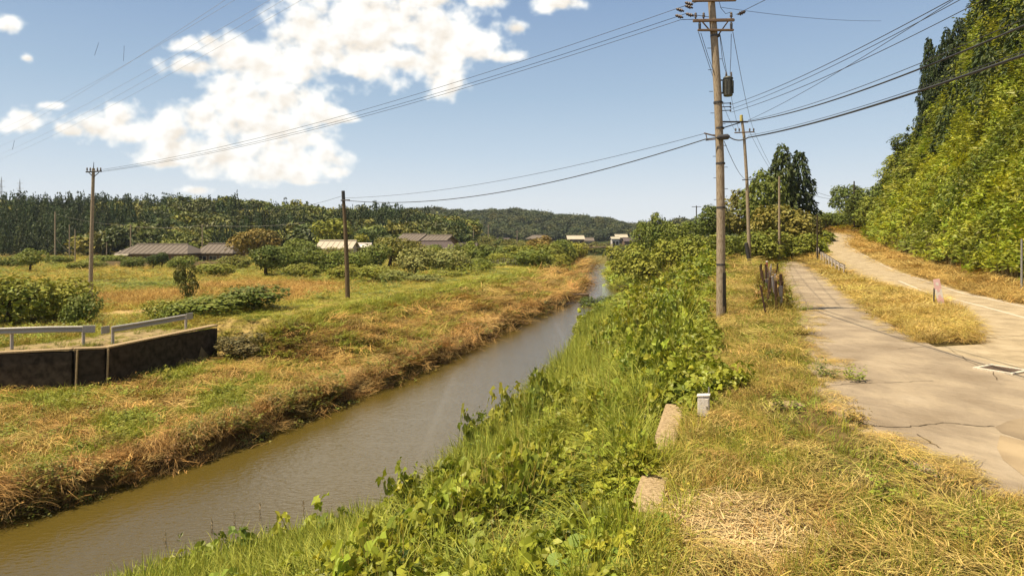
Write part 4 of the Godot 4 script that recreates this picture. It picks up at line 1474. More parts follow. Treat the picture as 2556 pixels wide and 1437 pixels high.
	tree("bank_tree", "round", 2010, 530, 90, 78, br.lerp(dk, 0.6), "dark brownish tree right below the cedars")
	tree("bank_bush", "bush", 1910, 578, 110, 66, g.lerp(yl, 0.2), "green bush behind the second utility pole", "bush")
	tree("bank_bush", "bush", 1985, 585, 110, 68, g.lerp(yl, 0.35), "light green bush at the end of the side road", "bush")
	tree("bank_bush", "bush", 1820, 590, 90, 64, g, "green bush left of the second utility pole", "bush")
	tree("bank_bush", "bush", 1755, 590, 120, 60, g.lerp(yl, 0.3), "vine covered bush left of the tall pole shaft", "bush")
	tree("bank_bush", "bush", 1690, 600, 120, 62, yl.lerp(g, 0.5), "yellow green bush on top of the right bank", "bush")
	tree("bank_bush", "bush", 1620, 612, 120, 70, g.lerp(yl, 0.5), "bright bush above the far reeds", "bush")
	tree("bank_bush", "bush", 1560, 618, 90, 96, g.lerp(yl, 0.6), "bright bush before the white far house", "bush")
	tree("bank_bush", "bush", 1484, 742, 70, 66, dk.lerp(g, 0.3), "dark green bush beside the small pool", "bush")
	tree("bank_bush", "bush", 2020, 610, 50, 70, br.lerp(dk, 0.3), "brown bush by the thin dark pole", "bush")
	tree("road_tree", "round", 2062, 528, 84, 118, g.lerp(dk, 0.4), "round tree left of the road crest")
	tree("road_tree", "round", 2112, 462, 90, 128, g.lerp(dk, 0.5), "tall tree behind the road crest")
	tree("road_tree", "round", 2165, 488, 84, 118, g, "tree right of the road crest below the far pole")
	tree("road_tree", "round", 2085, 545, 60, 122, dk, "dark tree shading the road crest")
	# on the hillside
	var hill := [
		[2135, 528, 80, 112, "small tree at the left foot of the hillside"], [2190, 466, 120, 104, "broad tree on the lower left shoulder of the hillside"], [2232, 436, 120, 95, "broad tree above the lower left shoulder of the hillside"], [2170, 540, 90, 106, "low tree overhanging the road bend"], [2262, 370, 110, 84, "tall crown halfway up the hillside skyline"],
		[2205, 486, 100, 94, "lowest tree on the hillside skyline"], [2246, 402, 110, 84, "tree on the hillside skyline above the lowest one"], [2290, 330, 110, 80, "round tree on the hillside skyline below the cedars"],
		[2505, -20, 170, 68, "highest tree crown on the hillside by the photo edge"], [2180, 505, 90, 100, "small tree where hillside meets the road crest"],
	]
	for h in hill:
		tree("hillside_tree", "round", h[0], h[1], h[2], h[3], g.lerp(VINE, 0.3) if int(h[0]) % 20 < 10 else g.lerp(dk, 0.5), h[4], "tree", "", 0.5)
	for c in [[2320, 92, 66, 73, "leftmost tall cedar on the hillside skyline"], [2340, 112, 70, 72, "shorter cedar just right of the leftmost one"], [2364, 66, 66, 72, "middle cedar on the hillside skyline"], [2394, 42, 70, 71, "rightmost cedar on the hillside skyline"], [2474, -30, 90, 78, "cedar rising behind the highest hillside crown"]]:
		tree("hillside_cedar", "cedar", c[0], c[1], c[2], c[3], cd, c[4])


# ------------------------------------------------------------------ poles and wires
func wire(label: String, a: Vector3, b: Vector3, sag: float, r: float, mat: Material = null, category := "power line", group := "") -> void:
	var mb := MB.new()
	var pts := []
	for k in 25:
		var t := k / 24.0
		pts.append(a.lerp(b, t) - Vector3.UP * sag * 4.0 * t * (1.0 - t))
	tube(mb, pts, [r], 6)
	tag(put("overhead_wire", mb.mesh(), mat if mat else M.wire), label, category, group)

func insulator(parent: Node3D, p: Vector3, h: float, r: float, basis := Basis()) -> void:
	var mb := MB.new()
	lathe(mb, p, [[0.0, 0.0], [r * 0.4, 0.0], [r * 0.4, h * 0.2], [r, h * 0.28], [r * 0.55, h * 0.42], [r * 0.95, h * 0.5], [r * 0.5, h * 0.66], [r * 0.8, h * 0.74], [r * 0.4, h * 0.92], [0.0, h]], 10, basis)
	put("insulator", mb.mesh(), M.porcelain, parent)

func bar(parent: Node3D, called: String, a: Vector3, b: Vector3, w: float, h: float, mat: Material) -> void:
	var mb := MB.new()
	var dir := b - a
	cbox(mb, (a + b) / 2.0, Vector3(w, h, dir.length()), Basis.looking_at(dir.normalized(), Vector3.UP if absf(dir.normalized().y) < 0.98 else Vector3.RIGHT), minf(w, h) * 0.15)
	put(called, mb.mesh(), mat, parent)

func shaft(parent: Node3D, pts: Array, radii: Array, mat: Material, called := "pole_shaft", sides := 12) -> void:
	var mb := MB.new()
	tube(mb, pts, radii, sides)
	put(called, mb.mesh(), mat, parent)

func build_poles() -> void:
	# tall utility pole with the transformer
	var d := 26.0
	var base := gp(xa(1800, d), d)
	var o := thing("utility_pole", "tall weathered utility pole with crossarms and a transformer beside the road", "utility pole", base)
	var loc := func(px: float, py: float, dz := 0.0) -> Vector3: return at(px, py, d + dz) - base
	shaft(o, [Vector3(0, -0.6, 0), loc.call(1800, 700), loc.call(1800, 560), loc.call(1798, 400), loc.call(1792, 230), loc.call(1783, 90), loc.call(1773, -40)], [0.175, 0.17, 0.163, 0.155, 0.148, 0.14, 0.13], M.pole, "pole_shaft", 16)
	for q in [[1730, 52, 1834, 50, 0.10], [1742, 75, 1832, 75, 0.08], [1728, 2, 1838, 0, 0.09]]:
		bar(o, "crossarm", loc.call(q[0], q[1], -0.18), loc.call(q[2], q[3], -0.18), 0.09, q[4], M.steel_rust)
	bar(o, "crossarm", loc.call(1732, 51, 0.18), loc.call(1832, 49, 0.18), 0.09, 0.1, M.steel_rust)
	for q in [[1737, 47], [1757, 47], [1826, 46]]:
		insulator(o, loc.call(q[0], q[1], -0.18), 0.26, 0.065)
	# strain insulators where the line from the left arrives
	for q in [[1726, 14], [1728, 42], [1704, 30], [1838, 38], [1702, 46], [1726, 22]]:
		insulator(o, loc.call(q[0] + 4.0, q[1] - 2.0, 0.0), 0.34, 0.085, Basis(Vector3.FORWARD, -1.25 if q[0] < 1790 else 1.2))
	for q in [[1747, 58], [1826, 58]]:
		var c := MB.new()
		lathe(c, loc.call(q[0], q[1] + 14.0, -0.18), [[0, 0], [0.05, 0], [0.055, 0.18], [0.035, 0.26], [0, 0.26]], 10)
		put("fuse_switch", c.mesh(), M.steel_dark, o)
	bar(o, "brace", loc.call(1752, 52, -0.1), loc.call(1786, 92, -0.1), 0.03, 0.05, M.steel_rust)
	bar(o, "brace", loc.call(1820, 50, -0.1), loc.call(1790, 92, -0.1), 0.03, 0.05, M.steel_rust)
	var tf := MB.new()
	var tc: Vector3 = loc.call(1818, 240, -0.05)
	lathe(tf, tc, [[0.0, 0.0], [0.15, 0.0], [0.175, 0.03], [0.175, 0.66], [0.19, 0.67], [0.19, 0.71], [0.15, 0.76], [0.0, 0.78]], 20)
	var tn := put("transformer", tf.mesh(), M.transformer, o)
	for q in [-0.1, 0.1]:
		insulator(tn, tc + Vector3(q, 0.72, 0.08), 0.22, 0.045)
	for q in 10:
		var fin := MB.new()
		var a := q * TAU / 10.0 + 0.3
		cbox(fin, tc + Vector3(cos(a) * 0.187, 0.35, sin(a) * 0.187), Vector3(0.05, 0.5, 0.014), Basis(Vector3.UP, -a), 0.003)
		put("cooling_fin", fin.mesh(), M.transformer, tn)
	bar(o, "bracket", loc.call(1794, 200, 0.0), loc.call(1812, 200, 0.0), 0.06, 0.05, M.steel_dark)
	bar(o, "bracket", loc.call(1796, 232, 0.0), loc.call(1812, 232, 0.0), 0.06, 0.05, M.steel_dark)
	for q in [[258], [267], [276]]:
		bar(o, "bracket", loc.call(1800, q[0], 0.0), loc.call(1824, q[0] - 1, 0.0), 0.035, 0.03, M.steel_dark)
		insulator(o, loc.call(1824, q[0] + 3.0, 0.0), 0.10, 0.04)
	bar(o, "cable_arm", loc.call(1800, 304, 0.0), loc.call(1868, 304, 0.0), 0.06, 0.06, M.steel_dark)
	bar(o, "brace", loc.call(1802, 320, 0.0), loc.call(1848, 306, 0.0), 0.04, 0.04, M.steel_dark)
	bar(o, "cable_arm", loc.call(1796, 342, 0.0), loc.call(1758, 332, 0.0), 0.05, 0.05, M.steel_rust)
	bar(o, "brace", loc.call(1796, 346, 0.0), loc.call(1762, 350, 0.0), 0.04, 0.04, M.steel_rust)
	bar(o, "brace", loc.call(1762, 332, 0.0), loc.call(1766, 350, 0.0), 0.03, 0.03, M.steel_rust)
	var cl := MB.new()
	tube(cl, [loc.call(1790, 344, -0.24), loc.call(1796, 343, -0.24), loc.call(1817, 341, -0.24), loc.call(1822, 341, -0.24)], [0.05, 0.11, 0.11, 0.05], 12)
	put("cable_closure", cl.mesh(), M.steel_dark, o)
	# step bolts, bands, guard plate, conduit
	for k in 15:
		var py := 120.0 + k * 27.0
		var sx := 1.0 if k % 2 else -1.0
		var px := lerpf(1784, 1800, sm(90, 480, py))
		bar(o, "step_bolt", loc.call(px + sx * 8, py), loc.call(px + sx * 18, py), 0.02, 0.02, M.steel_dark)
	for q in [[1785, 92], [1793, 258], [1797, 322], [1799, 410], [1800, 520], [1800, 662]]:
		var b := MB.new()
		lathe(b, loc.call(q[0], q[1]), [[0.16, 0.0], [0.178, 0.0], [0.178, 0.07], [0.16, 0.07]], 16)
		put("band", b.mesh(), M.steel_dark, o)
	var gd := MB.new()
	for k in 9:
		var a0 := -0.55 + k * 0.22
		var a1 := a0 + 0.22
		for e in [[0.195, a0, a1]]:
			var q0 := Vector3(cos(a0) * 0.195, 0, sin(a0) * 0.195)
			var q1 := Vector3(cos(a1) * 0.195, 0, sin(a1) * 0.195)
			var lo := Vector3(0, 0.55, 0)
			var hi := Vector3(0, 1.85, 0)
			gd.face(q0 + lo, q1 + lo, q1 + hi, q0 + hi, Color.WHITE)
			gd.face(q1 * 0.93 + lo, q0 * 0.93 + lo, q0 * 0.93 + hi, q1 * 0.93 + hi, Color.WHITE)
			gd.face(q0 + hi, q1 + hi, q1 * 0.93 + hi, q0 * 0.93 + hi, Color.WHITE)
	put("guard_plate", gd.mesh(), M.steel_dark, o)
	shaft(o, [Vector3(0.17, 0.3, 0.08), loc.call(1808, 600, -0.08), loc.call(1806, 420, -0.08), loc.call(1800, 300, -0.08)], [0.028], M.pole_dark, "conduit", 8)
	# drop leads down the pole
	for q in [[[1750, 82], [1768, 140], [1786, 190]], [[1797, 84], [1804, 150], [1814, 186]], [[1826, 84], [1825, 140], [1823, 186]], [[1790, -20], [1800, 20], [1812, 34], [1826, 30]]]:
		var pts := []
		for w in q:
			pts.append(loc.call(w[0], w[1], -0.1))
		shaft(o, pts, [0.011], M.wire, "lead_wire", 6)

	# second pole along the road
	d = 58.0
	base = gp(xa(1872, d), d)
	o = thing("utility_pole", "slender leaning utility pole with one crossarm and black foot guard", "utility pole", base)
	var l2 := func(px: float, py: float, dz := 0.0) -> Vector3: return at(px, py, 58.0 + dz) - base
	shaft(o, [Vector3(0, -0.5, 0), l2.call(1870, 600), l2.call(1865, 450), l2.call(1858, 340), l2.call(1851, 288)], [0.16, 0.15, 0.135, 0.12, 0.11], M.pole)
	shaft(o, [l2.call(1863, 606, -0.3), l2.call(1867, 630, -0.3), l2.call(1873, 664, -0.3)], [0.16, 0.17, 0.17], M.steel_dark, "foot_guard")
	var cp := MB.new()
	lathe(cp, l2.call(1851, 305), [[0.0, 0.0], [0.135, 0.0], [0.135, 0.62], [0.0, 0.66]], 12)
	put("pole_cap", cp.mesh(), M.yellow, o)
	bar(o, "crossarm", l2.call(1834, 331, -0.2), l2.call(1884, 329, -0.2), 0.09, 0.1, M.steel_rust)
	bar(o, "crossarm", l2.call(1853, 449, -0.2), l2.call(1884, 447, -0.2), 0.08, 0.08, M.steel_dark)
	for q in [1837, 1846, 1872, 1882]:
		insulator(o, l2.call(q, 328, -0.2), 0.3, 0.09)
	# far poles: [px, top, d, radius, arm width px, arm row, label, base row or 0, material]
	var far := [
		[1946, 440, 66.0, 0.11, 0, 0, "pale bare pole among the trees below the cedars", M.pole],
		[2041, 536, 60.0, 0.07, 0, 0, "thin dark pole at the end of the white guardrail", M.pole_dark],
		[2133, 452, 106.0, 0.12, 30, 494, "utility pole with crossarm behind the road crest", M.pole_dark],
		[2203, 446, 150.0, 0.12, 8, 468, "short pole top peeking over the hillside trees", M.pole_dark],
		[2552, 596, 31.0, 0.05, 0, 0, "thin grey roadside pole at the foot of the hillside", M.steel],
		[136, 528, 125.0, 0.13, 0, 0, "thin pale pole with a hanging cable before the forest", M.pole],
		[172, 560, 128.0, 0.10, 0, 0, "slim bare pole right of the hanging cable", M.pole],
		[186, 572, 130.0, 0.10, 0, 0, "shorter slim pole beside the hanging cable", M.pole],
		[325, 560, 150.0, 0.13, 6, 572, "pale pole behind the left end of the long house", M.pole],
		[504, 560, 152.0, 0.12, 0, 0, "dark pole between the two long grey houses", M.pole],
		[1046, 566, 200.0, 0.13, 0, 0, "short pale pole right of the street lamp", M.pole],
		[1088, 556, 190.0, 0.14, 4, 560, "pale pole behind the middle grey roof", M.pole],
		[1182, 574, 190.0, 0.13, 0, 0, "thin pole right of the long dark roof", M.pole],
		[1219, 560, 240.0, 0.17, 9, 566, "pale pole beside the white far house", M.pole],
		[1291, 574, 260.0, 0.16, 10, 578, "distant crossarm pole between village trees", M.pole],
		[1739, 513, 180.0, 0.16, 24, 516, "distant pole with wide crossarm above the bank trees", M.pole_dark],
		[265, 604, 140.0, 0.08, 0, 0, "very thin post before the dark forest edge", M.pole],
	]
	for q in far:
		var b := gp(xa(q[0], q[2]), q[2])
		o = thing("utility_pole", q[6], "utility pole", b)
		var top: Vector3 = at(q[0], q[1], q[2]) - b
		shaft(o, [Vector3(0, -0.4, 0), top * 0.5, top], [q[3] * 1.15, q[3], q[3] * 0.85], q[7], "pole_shaft", 9)
		if q[4] > 0:
			var hw: float = q[4] * 0.5
			bar(o, "crossarm", at(q[0] - hw, q[5], q[2]) - b, at(q[0] + hw, q[5], q[2]) - b, 0.12, 0.14, q[7])
	# street lamp
	var lb := gp(xa(1017, 210), 210)
	o = thing("street_lamp", "street lamp with round white head above the grey roofs", "street lamp", lb)
	var lt: Vector3 = at(1017, 556, 210) - lb
	shaft(o, [Vector3(0, -0.3, 0), lt], [0.14, 0.12], M.rail_white, "lamp_post", 8)
	var lh := MB.new()
	lathe(lh, lt + Vector3(0, -0.1, 0), [[0.0, 0.0], [0.4, 0.05], [0.55, 0.3], [0.4, 0.62], [0.0, 0.75]], 12)
	put("lamp_head", lh.mesh(), M.white, o)

	# field pole at the left
	d = 49.0
	base = gp(xa(224, d), d)
	o = thing("utility_pole", "grey utility pole with crossarm standing in the left field", "utility pole", base)
	var l3 := func(px: float, py: float, dz := 0.0) -> Vector3: return at(px, py, 49.0 + dz) - base
	shaft(o, [Vector3(0, -0.5, 0), l3.call(227, 600), l3.call(232, 420)], [0.15, 0.13, 0.10], M.pole)
	shaft(o, [l3.call(232, 424), l3.call(233, 404)], [0.04, 0.015], M.steel_dark, "lightning_rod", 8)
	bar(o, "crossarm", l3.call(213, 429, -0.1), l3.call(253, 427, -0.1), 0.09, 0.1, M.steel_dark)
	for q in [216, 224, 242, 250]:
		insulator(o, l3.call(q, 427, -0.1), 0.28, 0.07)
	bar(o, "brace", l3.call(220, 430, -0.06), l3.call(232, 442, -0.06), 0.04, 0.05, M.steel_dark)
	bar(o, "brace", l3.call(246, 430, -0.06), l3.call(232, 442, -0.06), 0.04, 0.05, M.steel_dark)
	# levee pole
	d = 45.0
	base = gp(xa(868, d), d)
	o = thing("utility_pole", "dark wooden pole standing on the levee track", "utility pole", base)
	var l4 := func(px: float, py: float, dz := 0.0) -> Vector3: return at(px, py, 45.0 + dz) - base
	shaft(o, [Vector3(0, -0.5, 0), l4.call(865, 650), l4.call(861, 560), l4.call(857, 500)], [0.165, 0.145, 0.125, 0.105], M.pole_wood)
	shaft(o, [l4.call(857, 502), l4.call(856, 476)], [0.12, 0.115], M.steel_dark, "pole_cap")
	bar(o, "bracket", l4.call(850, 500, -0.12), l4.call(873, 499, -0.12), 0.07, 0.08, M.steel_dark)

	# wires: the three phases towards the field
	for q in [[1699, 18, 254, 423, "upper of the three thin wires to the field pole"], [1712, 34, 256, 426, "middle of the three thin wires to the field pole"], [1700, 49, 250, 429, "lower of the three thin wires to the field pole"]]:
		wire(q[4], at(q[0], q[1], 26.0), at(q[2], q[3], 49.0), 0.75, 0.0095, M.wire)
	for q in [[1699, 18, 1772, -6], [1712, 34, 1784, 44], [1700, 49, 1736, 48]]:
		wire("short lead joining the %s to the tall pole" % ["upper field wire", "middle field wire", "lower field wire"][[18, 34, 49].find(q[1])], at(q[0], q[1], 26.0), at(q[2], q[3], 26.0), 0.0, 0.012)
	wire("thick black telephone cable between tall pole and levee pole", at(1762, 347, 26.0), at(862, 500, 45.0), 0.95, 0.02, null, "cable")
	wire("thin wire above the black telephone cable", at(1760, 333, 26.0), at(858, 494, 45.0), 0.55, 0.009)
	wire("thin wire leaving the levee pole towards the forest", at(856, 488, 45.0), at(600, 520, 75.0), 0.6, 0.01)
	wire("black loop of cable below the cable arm", at(1762, 347, 26.0), at(1792, 343, 25.76), 0.0, 0.022, null, "cable")
	# towards the right, over the road
	var near := func(px: float, py: float, dd: float) -> Vector3: return at(px, py, dd)
	for q in [
		[1822, 262, 2385, -6, 11.0, 0.15, 0.008, "top wire of the bundle rising over the road"],
		[1824, 272, 2400, -2, 11.2, 0.15, 0.007, "second wire of the bundle rising over the road"],
		[1826, 280, 2470, -8, 11.4, 0.18, 0.008, "third wire of the bundle rising over the road"],
		[1868, 300, 2390, -6, 11.0, 0.12, 0.0065, "thin wire crossing the bundle over the road"],
		[1868, 301, 2640, 10, 10.4, 0.22, 0.008, "thin wire above the thick upper cable"],
		[1864, 304, 2640, 28, 10.2, 0.25, 0.018, "thick upper cable passing in front of the hill"],
	]:
		wire(q[7], at(q[0], q[1], 26.0), at(q[2], q[3], q[4]), q[5], q[6], M.wire, "cable" if q[6] > 0.015 else "power line")
	wire("thick lower cable passing in front of the hill", at(1868, 343, 25.4), at(2650, 104, 9.6), 0.16, 0.024, null, "cable")
	wire("thin companion wire of the thick lower cable", at(1868, 338, 25.4), at(2650, 94, 9.6), 0.16, 0.007)
	wire("sagging cable loop right of the dark closure", at(1820, 341, 25.76), at(1868, 343, 25.4), 0.12, 0.024, null, "cable")
	wire("thin line leaving the tall pole top to the right", at(1800, 18, 26.0), at(2200, 52, 40.0), 0.15, 0.009)
	wire("high wire passing the tall pole top", at(1838, 36, 26.0), at(1990, -40, 17.0), 0.0, 0.01)
	# between the road poles
	for q in [[1744, 80, 1836, 326, "left conductor between the two road poles"], [1797, 80, 1846, 326, "middle conductor between the two road poles"], [1830, 80, 1882, 325, "right conductor between the two road poles"], [1808, 352, 1866, 448, "cable from the closure to the second pole"]]:
		wire(q[4], at(q[0], q[1], 26.0), at(q[2], q[3], 58.0), 0.4, 0.012)
	for q in [[1884, 329, 1946, 446, "wire from the second pole to the pale bare pole"], [1872, 329, 1944, 450, "lower wire from the second pole to the pale bare pole"]]:
		wire(q[4], at(q[0], q[1], 58.0), at(q[2], q[3], 66.0), 0.3, 0.012)
	for q in [[2010, 466, 90.0, 2126, 494, 106.0, "wire between the cedars and the crest pole"], [2010, 480, 90.0, 2140, 496, 106.0, "second wire between the cedars and the crest pole"], [2140, 494, 106.0, 2203, 468, 150.0, "wire between the crest pole and the hillside pole top"]]:
		wire(q[6], at(q[0], q[1], q[2]), at(q[3], q[4], q[5]), 0.5, 0.022)
	wire("pale hanging cable beside the thin pale pole", at(137, 592, 125.0), at(178, 628, 129.0), 0.6, 0.05, M.wire_pale, "cable")
	for q in [[136, 534, 325, 562, "pale wire from the thin pale pole to the long house pole"], [325, 564, 504, 562, "pale wire between the poles of the grey houses"], [504, 562, 760, 556, "pale wire running right over the village trees"]]:
		wire(q[4], at(q[0], q[1], 125.0 if q[0] < 200 else 150.0), at(q[2], q[3], 150.0), 0.5, 0.022, M.wire_pale)
	# high voltage line at the upper left and its pylons
	var hv := [[-20, 330, 700, -70], [-20, 350, 620, -40], [-20, 372, 760, -52], [-20, 392, 720, -8], [-20, 405, 800, -28]]
	for k in hv.size():
		wire("%s faint conductor of the high voltage line" % ["first", "second", "third", "fourth", "fifth"][k] + " counted from the left", at(hv[k][0], hv[k][1], 330.0), at(hv[k][2], hv[k][3], 120.0), 2.0, 0.024, M.wire_pale)
	for q in [[240, 122, 12, 34, "slanting spacer pair on the high voltage line"], [308, 133, 2, 40, "upright spacer on the high voltage line"], [32, 362, 6, 24, "low slanting spacer on the high voltage line"]]:
		var mb := MB.new()
		var p := at(q[0], q[1], 230.0)
		tube(mb, [p + Vector3(q[2] * 0.06, q[3] * 0.065, 0), p - Vector3(q[2] * 0.06, q[3] * 0.065, 0)], [0.055], 6)
		tag(put("line_spacer", mb.mesh(), M.wire), q[4], "line spacer")
	for q in [[48, 446, 470.0, "lattice pylon standing behind the forest ridge"], [2, 440, 430.0, "lattice pylon cut by the photo edge behind the ridge"]]:
		var b := gp(xa(q[0], q[2]), q[2])
		o = thing("lattice_pylon", q[3], "pylon", b)
		var tp: Vector3 = at(q[0], q[1], q[2]) - b
		for sx in [-1.0, 1.0]:
			for sz in [-1.0, 1.0]:
				shaft(o, [Vector3(sx * 2.0, -1, sz * 2.0), Vector3(sx * 0.5, tp.y * 0.72, sz * 0.5), tp], [0.12, 0.1, 0.06], M.steel, "leg", 5)
		for k in 8:
			var y0 := tp.y * k / 9.0
			var y1 := tp.y * (k + 1) / 9.0
			var w0 := lerpf(2.0, 0.5, minf(1.0, k / 6.5))
			var w1 := lerpf(2.0, 0.5, minf(1.0, (k + 1) / 6.5))
			bar(o, "lattice_bar", Vector3(-w0, y0, w0), Vector3(w1, y1, w1), 0.1, 0.1, M.steel)
			bar(o, "lattice_bar", Vector3(w0, y0, w0 + 0.12), Vector3(-w1, y1, w1 + 0.12), 0.1, 0.1, M.steel)
		for k in 3:
			var y := tp.y * (0.74 + k * 0.09)
			bar(o, "crossarm", Vector3(-3.2 + k * 0.5, y, 0), Vector3(3.2 - k * 0.5, y, 0), 0.14, 0.18, M.steel)


# ------------------------------------------------------------------ guardrails and roadside things
func beam(parent: Node3D, pts: Array, mat: Material, h := 0.3) -> void:
	# corrugated steel beam swept along pts, facing +side
	var prof := [[0.0, -0.5], [0.05, -0.38], [0.05, -0.2], [0.0, -0.06], [0.0, 0.06], [0.05, 0.2], [0.05, 0.38], [0.0, 0.5]]
	var mb := MB.new()
	for k in pts.size() - 1:
		var a: Vector3 = pts[k]
		var b: Vector3 = pts[k + 1]
		var side := (b - a).cross(Vector3.UP).normalized()
		for j in prof.size() - 1:
			var o0: Vector3 = side * prof[j][0] + Vector3.UP * prof[j][1] * h
			var o1: Vector3 = side * prof[j + 1][0] + Vector3.UP * prof[j + 1][1] * h
			mb.face(a + o0, b + o0, b + o1, a + o1, Color.WHITE)
			var back := -side * 0.006
			mb.face(a + o1 + back, b + o1 + back, b + o0 + back, a + o0 + back, Color.WHITE)
	put("beam", mb.mesh(), mat, parent)

func guardrail(label: String, top: Array, posts: Array, mat: Material, post_mat: Material, plates: Array, h := 0.3, post_r := 0.06) -> Node3D:
	var o := thing("guardrail", label, "guardrail")
	beam(o, top, mat, h)
	for p in posts:
		shaft(o, [Vector3(p[0].x, p[1], p[0].z), p[0] + Vector3.UP * h * 0.55], [post_r], post_mat, "post", 10)
	for e in plates:
		var mb := MB.new()
		cbox(mb, e[0], Vector3(0.03, h * 1.15, 0.42), Basis.looking_at(e[1], Vector3.UP), 0.008)
		put("end_plate", mb.mesh(), mat, o)
	return o

func build_roadside() -> void:
	# two guardrails above the retaining wall
	var a := at(232, 822, 26.4)
	var pts := [at(-330, 836, 23.5), at(0, 826, 25.2), at(120, 822, 25.8), at(205, 821, 26.3)]
	guardrail("left grey steel guardrail above the concrete wall", pts, [[at(207, 826, 26.45), 2.4], [at(28, 832, 25.5), 2.4], [at(-150, 832, 24.6), 2.4]], M.rail_grey, M.rail_white, [[at(221, 821, 26.35), (pts[3] - pts[2]).normalized()]], 0.25)
	pts = [at(278, 822, 26.7), at(340, 812, 28.0), at(410, 800, 29.6), at(461, 791, 30.8)]
	guardrail("right grey steel guardrail rising along the concrete wall", pts, [[at(280, 824, 26.85), 2.4], [at(463, 793, 30.95), 2.5]], M.rail_grey, M.rail_white, [[at(262, 823, 26.5), (pts[1] - pts[0]).normalized()], [at(472, 789, 31.1), (pts[3] - pts[2]).normalized()]], 0.26)
	# guardrail between side road and country road
	pts = []
	var posts := []
	for k in 8:
		var d := 45.5 + k * 2.0
		var x := tb(XML, d) - 0.45
		var y := EY + tb(HM, d)
		pts.append(Vector3(x, y + 0.55, -d))
		posts.append([Vector3(x - 0.07, y + 0.5, -d), y - 0.3])
	guardrail("white guardrail between side road and country road", pts, posts, M.rail_white, M.rail_white, [], 0.3, 0.055)
	pts = []
	posts = []
	for k in 12:
		var d := 62.0 + k * 3.2
		var x := tb(XML, d) - 0.6
		var y := EY + tb(HM, d)
		pts.append(Vector3(x, y + 0.6, -d))
		posts.append([Vector3(x - 0.07, y + 0.5, -d), y - 0.3])
	guardrail("pale curved guardrail on the outside of the road bend", pts, posts, M.rail_white, M.rail_white, [], 0.3, 0.055)
	# leaning banner post on the grass island
	var d2 := 27.4
	var b := gp(xa(2352, d2), d2)
	var o := thing("marker_board", "leaning white and pink marker board on the grass island", "marker post", b, "", -0.55)
	var lean := Basis(Vector3.FORWARD, -0.17)
	for q in [[0.0, 0.36, M.pink], [0.36, 0.36, M.white], [0.72, 0.42, M.pink]]:
		var mb := MB.new()
		cbox(mb, lean * Vector3(0, q[0] + q[1] / 2.0, 0.0), Vector3(0.24, q[1] - 0.004, 0.035), lean, 0.006)
		put("board_section", mb.mesh(), q[2], o)
	for q in 4:
		var mb := MB.new()
		cbox(mb, lean * Vector3(0.0, 0.16 + q * 0.26, 0.0195), Vector3(0.10, 0.13, 0.004), lean, 0.001)
		put("faded_mark", mb.mesh(), M.white if q in [0, 3] else M.pink, o)
	var bs := MB.new()
	tube(bs, [Vector3(-0.28, -0.1, -0.1), Vector3(-0.26, 0.75, -0.1)], [0.03], 8)
	put("black_stake", bs.mesh(), M.steel_dark, o)
	# drain cover in the junction
	var dc := at(2496, 925, 3.0 * F / (925 - HY))
	o = thing("drain_cover", "square dark drain grate with a pale concrete rim in the junction", "drain cover", Vector3(dc.x + 0.05, EY - 3.0 + 0.016, dc.z), "", 0.5)
	var rim := MB.new()
	for q in [[0, -0.36, 0.8, 0.08], [0, 0.36, 0.8, 0.08], [-0.36, 0, 0.08, 0.64], [0.36, 0, 0.08, 0.64]]:
		cbox(rim, Vector3(q[0], 0.01, q[1]), Vector3(q[2], 0.05, q[3]), Basis(), 0.005)
	put("rim", rim.mesh(), M.paint, o)
	var pl := MB.new()
	cbox(pl, Vector3(0, -0.005, 0), Vector3(0.64, 0.03, 0.64), Basis(), 0.003)
	put("plate", pl.mesh(), M.pole_dark, o)
	for k in 11:
		var s := MB.new()
		cbox(s, Vector3(0, 0.016, -0.29 + k * 0.058), Vector3(0.6, 0.012, 0.03), Basis(), 0.003)
		put("grate_bar", s.mesh(), M.steel_rust, o)
	# metal box on a stub by the coping
	var bd := 11.7
	b = gp(xa(1757, bd), bd)
	o = thing("meter_box", "small pale metal box on a stub beside the concrete coping", "metal box", Vector3(b.x, EY - 3.27, -bd), "", -0.35)
	var mbx := MB.new()
	cbox(mbx, Vector3(0, 0.30, 0), Vector3(0.2, 0.36, 0.14), Basis(), 0.012)
	put("box_body", mbx.mesh(), M.white, o)
	var mhd := MB.new()
	cbox(mhd, Vector3(0.0, 0.49, 0.0), Vector3(0.225, 0.022, 0.165), Basis(Vector3.FORWARD, -0.12), 0.006)
	put("box_lid", mhd.mesh(), M.white, o)
	var mdr := MB.new()
	cbox(mdr, Vector3(0.0, 0.29, 0.0725), Vector3(0.17, 0.30, 0.008), Basis(), 0.003)
	var door := put("box_door", mdr.mesh(), M.white, o)
	var mhl := MB.new()
	cbox(mhl, Vector3(0.06, 0.29, 0.08), Vector3(0.015, 0.05, 0.01), Basis(), 0.003)
	put("latch", mhl.mesh(), M.steel_dark, door)
	shaft(o, [Vector3(0.05, -0.2, 0), Vector3(0.05, 0.14, 0)], [0.035], M.steel_dark, "stub", 8)
	shaft(o, [Vector3(0.085, 0.45, -0.06), Vector3(0.085, 0.62, -0.06)], [0.014], M.steel, "riser_pipe", 8)
	# concrete coping blocks of the bank wall
	o = thing("coping_wall", "tan concrete coping of the old bank wall half hidden in grass", "wall")
	var cop := [[13.1, 11.0], [10.95, 9.5], [9.4, 8.0], [7.9, 6.4]]
